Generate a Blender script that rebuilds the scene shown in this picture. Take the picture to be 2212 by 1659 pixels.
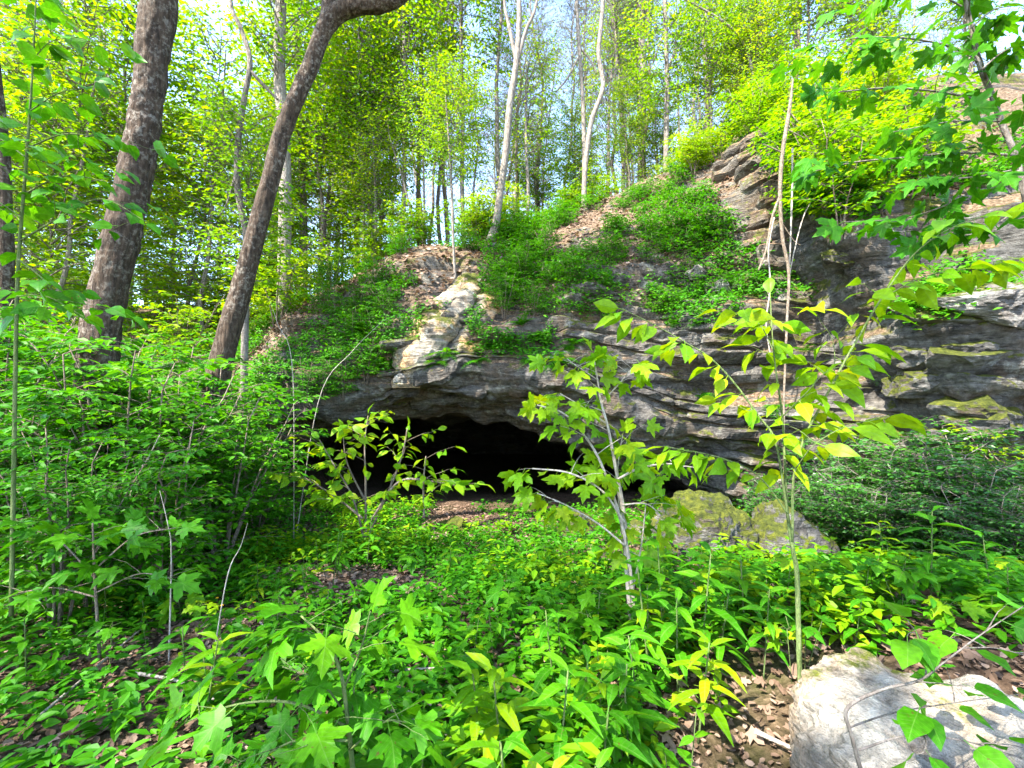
import bpy, bmesh, math, random
import numpy as np
from mathutils import Matrix, Vector
from math import radians, sin, cos, pi

for o in list(bpy.data.objects): bpy.data.objects.remove(o)
SC = bpy.context.scene
COL = SC.collection

# ------------------------------------------------------------------ camera, sky, sun, exposure
EYE = 1.6; HFOV = 97.0; PITCH = 2.0
cam_d = bpy.data.cameras.new('camera'); cam_d.sensor_fit = 'HORIZONTAL'; cam_d.angle = radians(HFOV)
cam_d.clip_start = 0.05; cam_d.clip_end = 600
cam = bpy.data.objects.new('camera', cam_d); COL.objects.link(cam)
cam.location = (0, 0, EYE); cam.rotation_euler = (radians(90 + PITCH), 0, 0)
SC.camera = cam

SUN_TO = Vector((-0.44, -0.40, 0.80)).normalized()
world = bpy.data.worlds.new('World'); SC.world = world; world.use_nodes = True
wn = world.node_tree.nodes; wl = world.node_tree.links; wn.clear()
w_out = wn.new('ShaderNodeOutputWorld'); w_bg = wn.new('ShaderNodeBackground'); w_sky = wn.new('ShaderNodeTexSky')
w_sky.sky_type = 'NISHITA'; w_sky.sun_disc = False
w_sky.sun_elevation = math.asin(SUN_TO.z)
w_sky.sun_rotation = math.atan2(SUN_TO.x, SUN_TO.y)
w_sky.air_density = 1.0; w_sky.dust_density = .7; w_sky.ozone_density = 1.3
w_bg.inputs['Strength'].default_value = 0.15
wl.new(w_sky.outputs[0], w_bg.inputs['Color']); wl.new(w_bg.outputs[0], w_out.inputs['Surface'])
sun_d = bpy.data.lights.new('sun', 'SUN'); sun_d.energy = 3.6; sun_d.angle = radians(0.6); sun_d.color = (1.0, 0.94, 0.82)
sun = bpy.data.objects.new('sun', sun_d); COL.objects.link(sun)
sun.rotation_euler = (-SUN_TO).to_track_quat('-Z', 'Y').to_euler(); sun.location = (0, 0, 40)
vs = SC.view_settings; vs.view_transform = 'Standard'; vs.look = 'None'; vs.gamma = 1.0
vs.exposure = 2.85; vs.use_curve_mapping = False

# ------------------------------------------------------------------ helpers
FP = 1106.0 / math.tan(radians(HFOV / 2)); CP, SP = cos(radians(PITCH)), sin(radians(PITCH))
def P(px, py, Y):
    """world point at depth Y seen at photo position (px, py) of a 2212 x 1659 view"""
    a = (px - 1106.0) / FP; b = (829.5 - py) / FP
    s = Y / (CP - b * SP)
    return np.array((a * s, Y, EYE + (SP + b * CP) * s))

def vhash(ix, iy, iz, seed):
    h = (ix * 374761393 + iy * 668265263 + iz * 2147483647 + seed * 144665) & 0xFFFFFFFF
    h = ((h ^ (h >> 13)) * 1274126177) & 0xFFFFFFFF
    h = ((h ^ (h >> 16)) * 2246822519) & 0xFFFFFFFF
    return ((h ^ (h >> 15)) & 0xFFFFFF) / float(0xFFFFFF) * 2 - 1
def noise3(p, seed=0):
    p = np.asarray(p, float); i = np.floor(p).astype(np.int64); f = p - i; f = f * f * f * (f * (f * 6 - 15) + 10)
    x, y, z = i[..., 0], i[..., 1], i[..., 2]; fx, fy, fz = f[..., 0], f[..., 1], f[..., 2]
    r = 0
    for dx in (0, 1):
        for dy in (0, 1):
            for dz in (0, 1):
                w = (fx if dx else 1 - fx) * (fy if dy else 1 - fy) * (fz if dz else 1 - fz)
                r = r + w * vhash(x + dx, y + dy, z + dz, seed)
    return r
def fbm(p, oct=4, seed=0, gain=.5):
    p = np.asarray(p, float); r = 0; a = 1
    for k in range(oct):
        r = r + a * noise3(p * 2 ** k + 17.3 * k, seed + k); a *= gain
    return r
def sstep(a, b, x):
    t = np.clip((np.asarray(x, float) - a) / (b - a), 0, 1); return t * t * (3 - 2 * t)
def nrm(v):
    v = np.asarray(v, float); return v / np.maximum(np.linalg.norm(v, axis=-1, keepdims=True), 1e-9)

class MB:
    """collects vertices and faces of one mesh"""
    def __init__(s): s.V = []; s.F = []; s.n = 0
    def add(s, V, *Fs):
        V = np.asarray(V, float).reshape(-1, 3)
        for F in Fs:
            if len(F): s.F.append(np.asarray(F, np.int64) + s.n)
        s.V.append(V); s.n += len(V)
    def mesh(s, name, mat, smooth=True):
        me = bpy.data.meshes.new(name)
        if not s.V: return me
        V = np.concatenate(s.V)
        lv = np.concatenate([f.ravel() for f in s.F]); tot = np.concatenate([np.full(len(f), f.shape[1]) for f in s.F])
        st = np.concatenate(([0], np.cumsum(tot)[:-1]))
        me.vertices.add(len(V)); me.vertices.foreach_set('co', V.astype(np.float32).ravel())
        me.loops.add(len(lv)); me.loops.foreach_set('vertex_index', lv.astype(np.int32))
        me.polygons.add(len(tot)); me.polygons.foreach_set('loop_start', st.astype(np.int32))
        try: me.polygons.foreach_set('loop_total', tot.astype(np.int32))
        except Exception: pass
        me.polygons.foreach_set('use_smooth', np.full(len(tot), smooth))
        me.update(calc_edges=True); me.materials.append(mat)
        return me

def link(name, me, parent=None, M=None):
    o = bpy.data.objects.new(name, me); COL.objects.link(o)
    if parent is not None: o.parent = parent
    if M is not None: o.matrix_basis = M
    return o
def tag(o, label, cat, group=None):
    o['label'] = label; o['category'] = cat
    if group: o['group'] = group
    return o
def thing(name, loc, label, cat, group=None, rz=0, sc=1):
    o = bpy.data.objects.new(name, None); COL.objects.link(o); o.empty_display_size = .1
    o.location = tuple(loc); o.rotation_euler = (0, 0, rz); o.scale = (sc, sc, sc)
    return tag(o, label, cat, group)
def structure(name, me):
    o = link(name, me); o['kind'] = 'structure'; return o
def stuff(name, me, label, cat):
    o = link(name, me); tag(o, label, cat); o['kind'] = 'stuff'; return o

def smooth_line(pts, n):
    """Catmull-Rom through the points (any dimension)"""
    pts = np.asarray(pts, float)
    if len(pts) < 3:
        t = np.linspace(0, 1, n)[:, None]; return pts[0] * (1 - t) + pts[-1] * t
    Q = np.vstack([2 * pts[0] - pts[1], pts, 2 * pts[-1] - pts[-2]])
    u = np.linspace(0, len(pts) - 1 - 1e-6, n); i = u.astype(int); t = (u - i)[:, None]
    a, b, c, d = Q[i], Q[i + 1], Q[i + 2], Q[i + 3]
    return .5 * (2 * b + (c - a) * t + (2 * a - 5 * b + 4 * c - d) * t ** 2 + (3 * b - a - 3 * c + d) * t ** 3)

def tube(mb, pts, rad, k=6, rough=0, seed=0, ridge=0):
    pts = np.asarray(pts, float); n = len(pts); rad = np.broadcast_to(np.asarray(rad, float), (n,))
    T = nrm(np.gradient(pts, axis=0))
    ref = np.array((1., 0, 0)) if abs(T[0][0]) < .8 else np.array((0, 1., 0))
    A = []
    for i in range(n):
        ref = ref - T[i] * ref.dot(T[i]); ref = ref / max(np.linalg.norm(ref), 1e-9); A.append(ref)
    A = np.array(A); B = np.cross(T, A)
    th = np.arange(k) * 2 * pi / k
    R = np.repeat(rad[:, None], k, 1)
    if rough:
        q = np.stack([np.cos(th)[None] * 1.5 + 0 * R, np.sin(th)[None] * 1.5 + 0 * R, np.repeat(np.arange(n)[:, None] * .12, k, 1)], -1)
        R = R * (1 + rough * fbm(q, 3, seed))
    if ridge:
        q = np.stack([np.cos(th)[None] * 4.2 + 0 * R, np.sin(th)[None] * 4.2 + 0 * R, np.repeat(np.arange(n)[:, None] * .35, k, 1)], -1)
        R = R * (1 + ridge * (np.abs(fbm(q, 3, seed + 9)) - .3))
    V = pts[:, None] + R[..., None] * (np.cos(th)[None, :, None] * A[:, None] + np.sin(th)[None, :, None] * B[:, None])
    i = np.arange(n - 1)[:, None] * k; j = np.arange(k)[None]; j2 = (j + 1) % k
    F = np.stack([i + j, i + j2, i + k + j2, i + k + j], -1).reshape(-1, 4)
    V = np.vstack([V.reshape(-1, 3), pts[:1], pts[-1:]])
    c0, c1 = n * k, n * k + 1; jj = np.arange(k)
    C = np.vstack([np.stack([np.full(k, c0), (jj + 1) % k, jj], 1), np.stack([np.full(k, c1), (n - 1) * k + jj, (n - 1) * k + (jj + 1) % k], 1)])
    mb.add(V, F, C)

# ---- leaf shapes: length 1 along +Y, face up +Z
def ovate(sts, fold=.22, droop=.18, teeth=0):
    V = []; F = []
    for t, w in sts:
        z = -droop * t * t
        V += [(-w, t, z + fold * w), (0, t, z), (w, t, z + fold * w)]
    n = len(sts)
    for i in range(n - 1):
        a = 3 * i; b = a + 3
        F += [(a, a + 1, b + 1, b), (a + 1, a + 2, b + 2, b + 1)]
    return np.array(V, float), [np.array(F)]
def fan(half, fold=.12, droop=.22, c=(0, .35)):
    pts = list(half) + [(-x, y) for x, y in half[-2:0:-1]]
    V = [(c[0], c[1], 0)]
    for x, y in pts:
        V.append((x, y, fold * abs(x) - droop * (x * x * 1.3 + max(0, y - .3) ** 2) - (.05 if abs(x) < .01 else 0)))
    n = len(pts)
    return np.array(V, float), [np.array([(0, 1 + i, 1 + (i + 1) % n) for i in range(n)])[:, ::-1]]
L_OV = ovate([(0, .015), (.15, .15), (.38, .25), (.6, .235), (.82, .11), (1, .004)])
L_RND = ovate([(0, .1), (.1, .27), (.35, .37), (.62, .32), (.85, .12), (1, .004)], .15, .15)
L_LAN = ovate([(0, .02), (.15, .075), (.4, .145), (.65, .13), (.85, .06), (1, .004)], .35, .3)
L_MID = (np.array([(0, 0, 0), (-.24, .35, .05), (.24, .35, .05), (-.17, .7, 0), (.17, .7, 0), (0, 1, -.12), (0, .5, -.03)], float),
         [np.array([(0, 6, 1), (0, 2, 6), (1, 6, 3), (2, 4, 6), (3, 6, 5), (6, 4, 5)])])
L_LO = (np.array([(0, 0, 0), (-.26, .48, .05), (.26, .48, .05), (0, 1, -.08)], float), [np.array([(0, 2, 3, 1)])])
L_MAP = fan([(0, .1), (.14, .0), (.40, .04), (.33, .17), (.36, .24), (.60, .42), (.66, .60), (.50, .58), (.40, .62), (.24, .52), (.22, .68), (.28, .80), (.14, .82), (0, 1.05)])
L_MAPLO = fan([(0, .1), (.36, .05), (.3, .25), (.62, .55), (.22, .52), (.25, .78), (0, 1)])
L_DEAD = (np.array([(0, 0, .0), (-.28, .3, .10), (.25, .35, .04), (-.2, .75, .16), (.28, .7, .12), (0, 1, .05), (0, .5, 0)], float),
          [np.array([(0, 6, 1), (0, 2, 6), (1, 6, 3), (2, 4, 6), (3, 6, 5), (6, 4, 5)])])

def leaves(mb, tmpl, pos, d, up, size, wid=1.0):
    pos = np.asarray(pos, float)
    if not len(pos): return
    tv, tf = tmpl; n = len(pos)
    f = nrm(d); s = nrm(np.cross(f, up)); u = np.cross(s, f)
    size = np.broadcast_to(np.asarray(size, float), (n,))[:, None, None]; wid = np.broadcast_to(np.asarray(wid, float), (n,))[:, None, None]
    V = pos[:, None] + size * (tv[None, :, 0:1] * wid * s[:, None] + tv[None, :, 1:2] * f[:, None] + tv[None, :, 2:3] * u[:, None])
    off = (np.arange(n) * len(tv))[:, None, None]
    mb.add(V.reshape(-1, 3), *[(F[None] + off).reshape(-1, F.shape[1]) for F in tf])
def leafM(pos, d, up, size, wid=1.0):
    f = nrm(d); s = nrm(np.cross(f, up)); u = np.cross(s, f)
    return Matrix(((s[0] * size * wid, f[0] * size, u[0] * size, pos[0]), (s[1] * size * wid, f[1] * size, u[1] * size, pos[1]),
                   (s[2] * size * wid, f[2] * size, u[2] * size, pos[2]), (0, 0, 0, 1)))

# ------------------------------------------------------------------ materials
def newmat(name):
    m = bpy.data.materials.new(name); m.use_nodes = True; nt = m.node_tree; nt.nodes.clear()
    def N(t, **kw):
        n = nt.nodes.new('ShaderNode' + t)
        for k, v in kw.items():
            if k.startswith('i_'):
                key = k[2:]; key = int(key) if key.isdigit() else key.replace('_', ' ')
                if hasattr(v, 'is_output'): nt.links.new(v, n.inputs[key])
                else: n.inputs[key].default_value = v
            else: setattr(n, k, v)
        return n
    out = N('OutputMaterial')
    return m, N, out, nt.links
def c4(c): return (c[0], c[1], c[2], 1)
def ramp(N, fac, stops, interp='LINEAR'):
    r = N('ValToRGB', i_0=fac); e = r.color_ramp; e.interpolation = interp
    while len(e.elements) < len(stops): e.elements.new(.5)
    for el, (p, c) in zip(e.elements, stops):
        el.position = p; el.color = c4(c) if not isinstance(c, (int, float)) else (c, c, c, 1)
    return r.outputs[0]
def mixc(N, f, a, b, mode='MIX'):
    n = N('MixRGB', blend_type=mode)
    for k, v in ((0, f), (1, a), (2, b)):
        if hasattr(v, 'is_output'): n.id_data.links.new(v, n.inputs[k])
        else: n.inputs[k].default_value = v if k == 0 else c4(v)
    return n.outputs[0]
def math_(N, op, a, b=0.0, c=0.0):
    n = N('Math', operation=op)
    for k, v in ((0, a), (1, b), (2, c)):
        if hasattr(v, 'is_output'): n.id_data.links.new(v, n.inputs[k])
        else: n.inputs[k].default_value = v
    return n.outputs[0]

def leaf_mat(name, cols, tr=.45, rough=.5, veins=False, spec=.2, tcol=(1.55, 1.25, .35)):
    m, N, out, ln = newmat(name)
    g = N('NewGeometry'); oi = N('ObjectInfo')
    r = math_(N, 'FRACT', math_(N, 'ADD', g.outputs['Random Per Island'], oi.outputs['Random']))
    nz = N('TexNoise', i_Vector=g.outputs['Position'], i_Scale=.55, i_Detail=2.0)
    f = math_(N, 'ADD', math_(N, 'MULTIPLY', r, .6), math_(N, 'MULTIPLY', math_(N, 'SUBTRACT', nz.outputs[0], .3), .9))
    f = math_(N, 'MINIMUM', math_(N, 'MAXIMUM', f, 0.0), 1.0)
    col = ramp(N, f, [(i / (len(cols) - 1), c) for i, c in enumerate(cols)])
    b = N('Bump', i_Strength=.35, i_Distance=.01)
    if veins:
        tc = N('TexCoord'); sx = N('SeparateXYZ', i_0=tc.outputs['Object'])
        ax = math_(N, 'ABSOLUTE', sx.outputs[0])
        w = math_(N, 'FRACT', math_(N, 'MULTIPLY', math_(N, 'SUBTRACT', sx.outputs[1], math_(N, 'MULTIPLY', ax, .75)), 8.0))
        v1 = math_(N, 'LESS_THAN', w, .13); v2 = math_(N, 'LESS_THAN', ax, .012)
        v = math_(N, 'MAXIMUM', math_(N, 'MULTIPLY', v1, .55), v2)
        col = mixc(N, math_(N, 'MULTIPLY', v, .35), col, (.16, .30, .06))
        n7 = N('TexNoise', i_Vector=tc.outputs['Object'], i_Scale=5.0, i_Detail=4.0); n8 = N('TexNoise', i_Vector=g.outputs['Position'], i_Scale=45.0, i_Detail=2.0)
        col = mixc(N, .7, col, ramp(N, n7.outputs[0], [(.3, .6), (.7, 1.3)]), 'MULTIPLY')
        col = mixc(N, ramp(N, n8.outputs[0], [(.68, 0.), (.73, .8)]), col, (.10, .06, .02))
        ln.new(w, b.inputs['Height']); bn = b.outputs[0]
    else:
        bn = None
    pb = N('BsdfPrincipled', i_Base_Color=col, i_Roughness=rough)
    pb.inputs['Specular IOR Level'].default_value = spec
    if bn: ln.new(bn, pb.inputs['Normal'])
    tl = N('BsdfTranslucent', i_Color=mixc(N, 1.0, col, tcol, 'MULTIPLY'))
    mx = N('MixShader', i_0=tr, i_1=pb.outputs[0], i_2=tl.outputs[0])
    ln.new(mx.outputs[0], out.inputs[0]); return m

G_BRIGHT = [(.060, .20, .002), (.11, .28, .002), (.19, .34, .003), (.30, .38, .004)]
G_MID = [(.020, .12, .002), (.036, .18, .003), (.060, .235, .003), (.115, .29, .004)]
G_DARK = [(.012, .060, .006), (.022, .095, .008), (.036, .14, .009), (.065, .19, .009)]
G_GREY = [(.10, .12, .10), (.15, .17, .13), (.20, .22, .17), (.20, .25, .12)]
M_LB = leaf_mat('leaf_bright', G_BRIGHT, .5)
M_LM = leaf_mat('leaf_mid', G_MID, .45)
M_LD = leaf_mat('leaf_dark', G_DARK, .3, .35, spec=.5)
M_LG = leaf_mat('leaf_grey', G_GREY, .35, tcol=(1.1, 1.1, .8))
M_NB = leaf_mat('near_leaf_bright', G_BRIGHT, .45, .45, True)
M_NM = leaf_mat('near_leaf_mid', G_MID, .42, .45, True)
M_DEAD = leaf_mat('dead_leaf', [(.07, .042, .028), (.14, .09, .062), (.22, .15, .11), (.33, .25, .20)], .15, .7, spec=.15, tcol=(1, .8, .5))

def bark_mat(name, dark, mid, lich, la=.5, vs_=1.0):
    m, N, out, ln = newmat(name)
    tc = N('TexCoord'); mp = N('Mapping', i_Vector=tc.outputs['Object']); mp.inputs['Scale'].default_value = (1, 1, .22)
    n1 = N('TexNoise', i_Vector=mp.outputs[0], i_Scale=26.0 * vs_, i_Detail=6.0, i_Roughness=.65)
    n2 = N('TexVoronoi', i_Vector=mp.outputs[0], i_Scale=22.0 * vs_)
    n3 = N('TexNoise', i_Vector=tc.outputs['Object'], i_Scale=17.0 * vs_, i_Detail=5.0, i_Roughness=.75)
    n4 = N('TexNoise', i_Vector=tc.outputs['Object'], i_Scale=1.6, i_Detail=3.0)
    col = ramp(N, n1.outputs[0], [(.32, dark), (.62, mid)])
    lm = math_(N, 'MULTIPLY', ramp(N, n3.outputs[0], [(.50, 0.), (.62, 1.)]), ramp(N, n4.outputs[0], [(.35, .15), (.6, 1.)]))
    col = mixc(N, math_(N, 'MULTIPLY', lm, la), col, lich)
    h = math_(N, 'ADD', n1.outputs[0], math_(N, 'MULTIPLY', n2.outputs['Distance'], .6))
    b = N('Bump', i_Strength=.9, i_Distance=.03, i_Height=h)
    pb = N('BsdfPrincipled', i_Base_Color=col, i_Roughness=.88, i_Normal=b.outputs[0]); pb.inputs['Specular IOR Level'].default_value = .2
    ln.new(pb.outputs[0], out.inputs[0]); return m
M_BKD = bark_mat('bark_dark', (.014, .009, .006), (.075, .050, .034), (.34, .30, .25), .5)
M_BKP = bark_mat('bark_pale', (.09, .07, .058), (.26, .22, .185), (.45, .43, .38), .5, 1.3)
M_BKM = bark_mat('bark_grey', (.06, .05, .042), (.20, .165, .14), (.40, .38, .33), .5, 1.2)
M_TWIG = bark_mat('twig_bark', (.10, .07, .05), (.22, .17, .125), (.5, .46, .4), .4, 2.0)
M_STEM = bark_mat('green_stem', (.07, .12, .03), (.14, .18, .06), (.25, .25, .15), .3, 2.0)
M_STICK = bark_mat('dead_stick', (.22, .18, .145), (.46, .40, .34), (.62, .6, .55), .7, 2.0)

def rock_mat(name, moss=.5, tone=1.0, stain=.5, litter=0.0, crack=.4, sc=(.20, .125, .065), wt=(1, 1, 1)):
    m, N, out, ln = newmat(name)
    g = N('NewGeometry'); pos = g.outputs['Position']
    mp = N('Mapping', i_Vector=pos); mp.inputs['Scale'].default_value = (.55, .55, 3.2)
    n1 = N('TexNoise', i_Vector=mp.outputs[0], i_Scale=2.2, i_Detail=8.0, i_Roughness=.62)
    n2 = N('TexNoise', i_Vector=pos, i_Scale=1.4, i_Detail=6.0, i_Roughness=.7)
    n3 = N('TexNoise', i_Vector=pos, i_Scale=14.0, i_Detail=6.0, i_Roughness=.7)
    n4 = N('TexNoise', i_Vector=pos, i_Scale=3.4, i_Detail=5.0, i_Roughness=.65)
    vo = N('TexVoronoi', i_Vector=mp.outputs[0], i_Scale=2.6, feature='DISTANCE_TO_EDGE')
    t = tone
    col = ramp(N, n1.outputs[0], [(.30, (.055 * t, .05 * t, .047 * t)), (.45, (.16 * t, .15 * t, .14 * t)), (.60, (.27 * t, .26 * t, .245 * t)), (.75, (.36 * t, .34 * t, .31 * t))])
    col = mixc(N, ramp(N, n2.outputs[0], [(.46, 0.), (.62, stain)]), col, (sc[0] * t, sc[1] * t, sc[2] * t))
    col = mixc(N, ramp(N, n4.outputs[0], [(.56, 0.), (.66, .75)]), col, (.46 * t, .47 * t, .43 * t))
    col = mixc(N, .85, col, ramp(N, n3.outputs[0], [(.3, .30), (.5, .85), (.7, 1.5)]), 'MULTIPLY')
    n6 = N('TexNoise', i_Vector=mp.outputs[0], i_Scale=7.0, i_Detail=6.0, i_Roughness=.75)
    col = mixc(N, .8, col, ramp(N, n6.outputs[0], [(.36, .25), (.46, 1.)]), 'MULTIPLY')
    col = mixc(N, ramp(N, vo.outputs[0], [(.0, crack), (.02, 0.)]), col, (.03, .027, .024))
    col = mixc(N, 1.0, col, wt, 'MULTIPLY')
    sx = N('SeparateXYZ', i_0=g.outputs['Normal'])
    mm = math_(N, 'ADD', math_(N, 'MULTIPLY', sx.outputs[2], .55), math_(N, 'MULTIPLY', math_(N, 'SUBTRACT', n2.outputs[0], .5), 1.7))
    mm = math_(N, 'ADD', mm, math_(N, 'MULTIPLY', math_(N, 'SUBTRACT', n3.outputs[0], .5), .5))
    mf = ramp(N, math_(N, 'ADD', mm, moss - .5), [(.28, 0.), (.42, 1.)])
    mcol = ramp(N, n3.outputs[0], [(.3, (.022, .030, .004)), (.5, (.06, .072, .007)), (.72, (.14, .145, .012))])
    col = mixc(N, mf, col, mcol)
    if litter:
        n5 = N('TexNoise', i_Vector=pos, i_Scale=24.0, i_Detail=4.0)
        lc = ramp(N, n5.outputs[0], [(.3, (.05, .03, .018)), (.5, (.15, .095, .06)), (.7, (.30, .22, .15))])
        lf = ramp(N, math_(N, 'ADD', sx.outputs[2], math_(N, 'MULTIPLY', math_(N, 'SUBTRACT', n2.outputs[0], .5), .8)), [(.42, 0.), (.56, litter)])
        col = mixc(N, lf, col, lc)
    h = math_(N, 'ADD', math_(N, 'MULTIPLY', n1.outputs[0], 1.2), math_(N, 'MULTIPLY', n3.outputs[0], .6))
    h = math_(N, 'ADD', h, math_(N, 'MULTIPLY', n6.outputs[0], .8))
    h = math_(N, 'ADD', h, math_(N, 'MULTIPLY', ramp(N, vo.outputs[0], [(0., 0.), (.05, 1.)]), .25 * crack))
    b = N('Bump', i_Strength=1.0, i_Distance=.10, i_Height=h)
    pb = N('BsdfPrincipled', i_Base_Color=col, i_Roughness=.85, i_Normal=b.outputs[0]); pb.inputs['Specular IOR Level'].default_value = .25
    ln.new(pb.outputs[0], out.inputs[0]); return m
M_ROCK = rock_mat('rock_layered', .58, .60, .7, .95, .4, (.20, .125, .065), (1.06, .98, .88))
M_LAYER = rock_mat('rock_layers', .46, .60, .55, 0, .4, (.20, .125, .065), (1.03, .98, .92))
M_BLD = rock_mat('boulder_mossy', .66, .6, .5, 0, 0.)
M_BLDW = rock_mat('boulder_white', .22, 1.35, .7, 0, .15, (.24, .17, .11), (1.06, 1., .9))

def soil_mat():
    m, N, out, ln = newmat('forest_soil')
    g = N('NewGeometry'); pos = g.outputs['Position']
    n1 = N('TexNoise', i_Vector=pos, i_Scale=22.0, i_Detail=6.0, i_Roughness=.7)
    n2 = N('TexNoise', i_Vector=pos, i_Scale=1.2, i_Detail=4.0)
    vo = N('TexVoronoi', i_Vector=pos, i_Scale=18.0)
    col = ramp(N, n1.outputs[0], [(.3, (.028, .018, .012)), (.5, (.085, .055, .036)), (.72, (.19, .13, .09))])
    col = mixc(N, .5, col, ramp(N, N('SeparateXYZ', i_0=vo.outputs['Color']).outputs[0], [(0., .3), (1., 1.3)]), 'MULTIPLY')
    col = mixc(N, ramp(N, n2.outputs[0], [(.5, 0.), (.65, .5)]), col, (.045, .06, .012))
    b = N('Bump', i_Strength=1.0, i_Distance=.03, i_Height=math_(N, 'ADD', n1.outputs[0], vo.outputs['Distance']))
    pb = N('BsdfPrincipled', i_Base_Color=col, i_Roughness=.95, i_Normal=b.outputs[0]); pb.inputs['Specular IOR Level'].default_value = .1
    ln.new(pb.outputs[0], out.inputs[0]); return m
M_SOIL = soil_mat()
def plain(name, c, r=.6):
    m, N, out, ln = newmat(name)
    nz = N('TexNoise', i_Scale=40.0); col = mixc(N, nz.outputs[0], [x * .8 for x in c], c)
    pb = N('BsdfPrincipled', i_Base_Color=col, i_Roughness=r); ln.new(pb.outputs[0], out.inputs[0]); return m
M_YEL = plain('yellow_petal', (.85, .45, .01))

# ------------------------------------------------------------------ terrain: ground sheet
def ground_z(x, y, detail=True):
    x = np.asarray(x, float); y = np.asarray(y, float)
    z = -.68 * sstep(2.0, 8.6, y) - 1.0 * sstep(9.5, 18, y)
    z = z + (.10 * np.maximum(0, -x - 2.5) + .55 * sstep(-3.5, -7, x)) * sstep(1.5, 6, y) * (1 - sstep(30, 60, -x))
    z = z + .40 * sstep(.7, 2.4, x) * (1 - sstep(2.2, 4.6, y))
    z = z - .8 * sstep(12, 30, np.abs(x)) * 0
    if detail:
        p = np.stack([x, y, 0 * x], -1)
        z = z + .10 * fbm(p * .6, 3, 5) + .025 * fbm(p * 3.1, 3, 8)
    return z
def warp(lo, hi, n, c, k):
    u = np.linspace(-1, 1, n); s = np.sinh(k * u) / np.sinh(k)
    return np.where(s < 0, c + s * (c - lo), c + s * (hi - c))
gx = warp(-90, 90, 300, 0, 3.6); gy = warp(-60, 140, 300, 3.5, 3.6)
X, Y = np.meshgrid(gx, gy); Z = ground_z(X, Y)
def grid_faces(nr, nc):
    i = np.arange(nr - 1)[:, None] * nc; j = np.arange(nc - 1)[None]
    return np.stack([i + j, i + j + 1, i + nc + j + 1, i + nc + j], -1).reshape(-1, 4)
mb = MB(); mb.add(np.stack([X, Y, Z], -1), grid_faces(300, 300))
structure('ground', mb.mesh('ground', M_SOIL))

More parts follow.
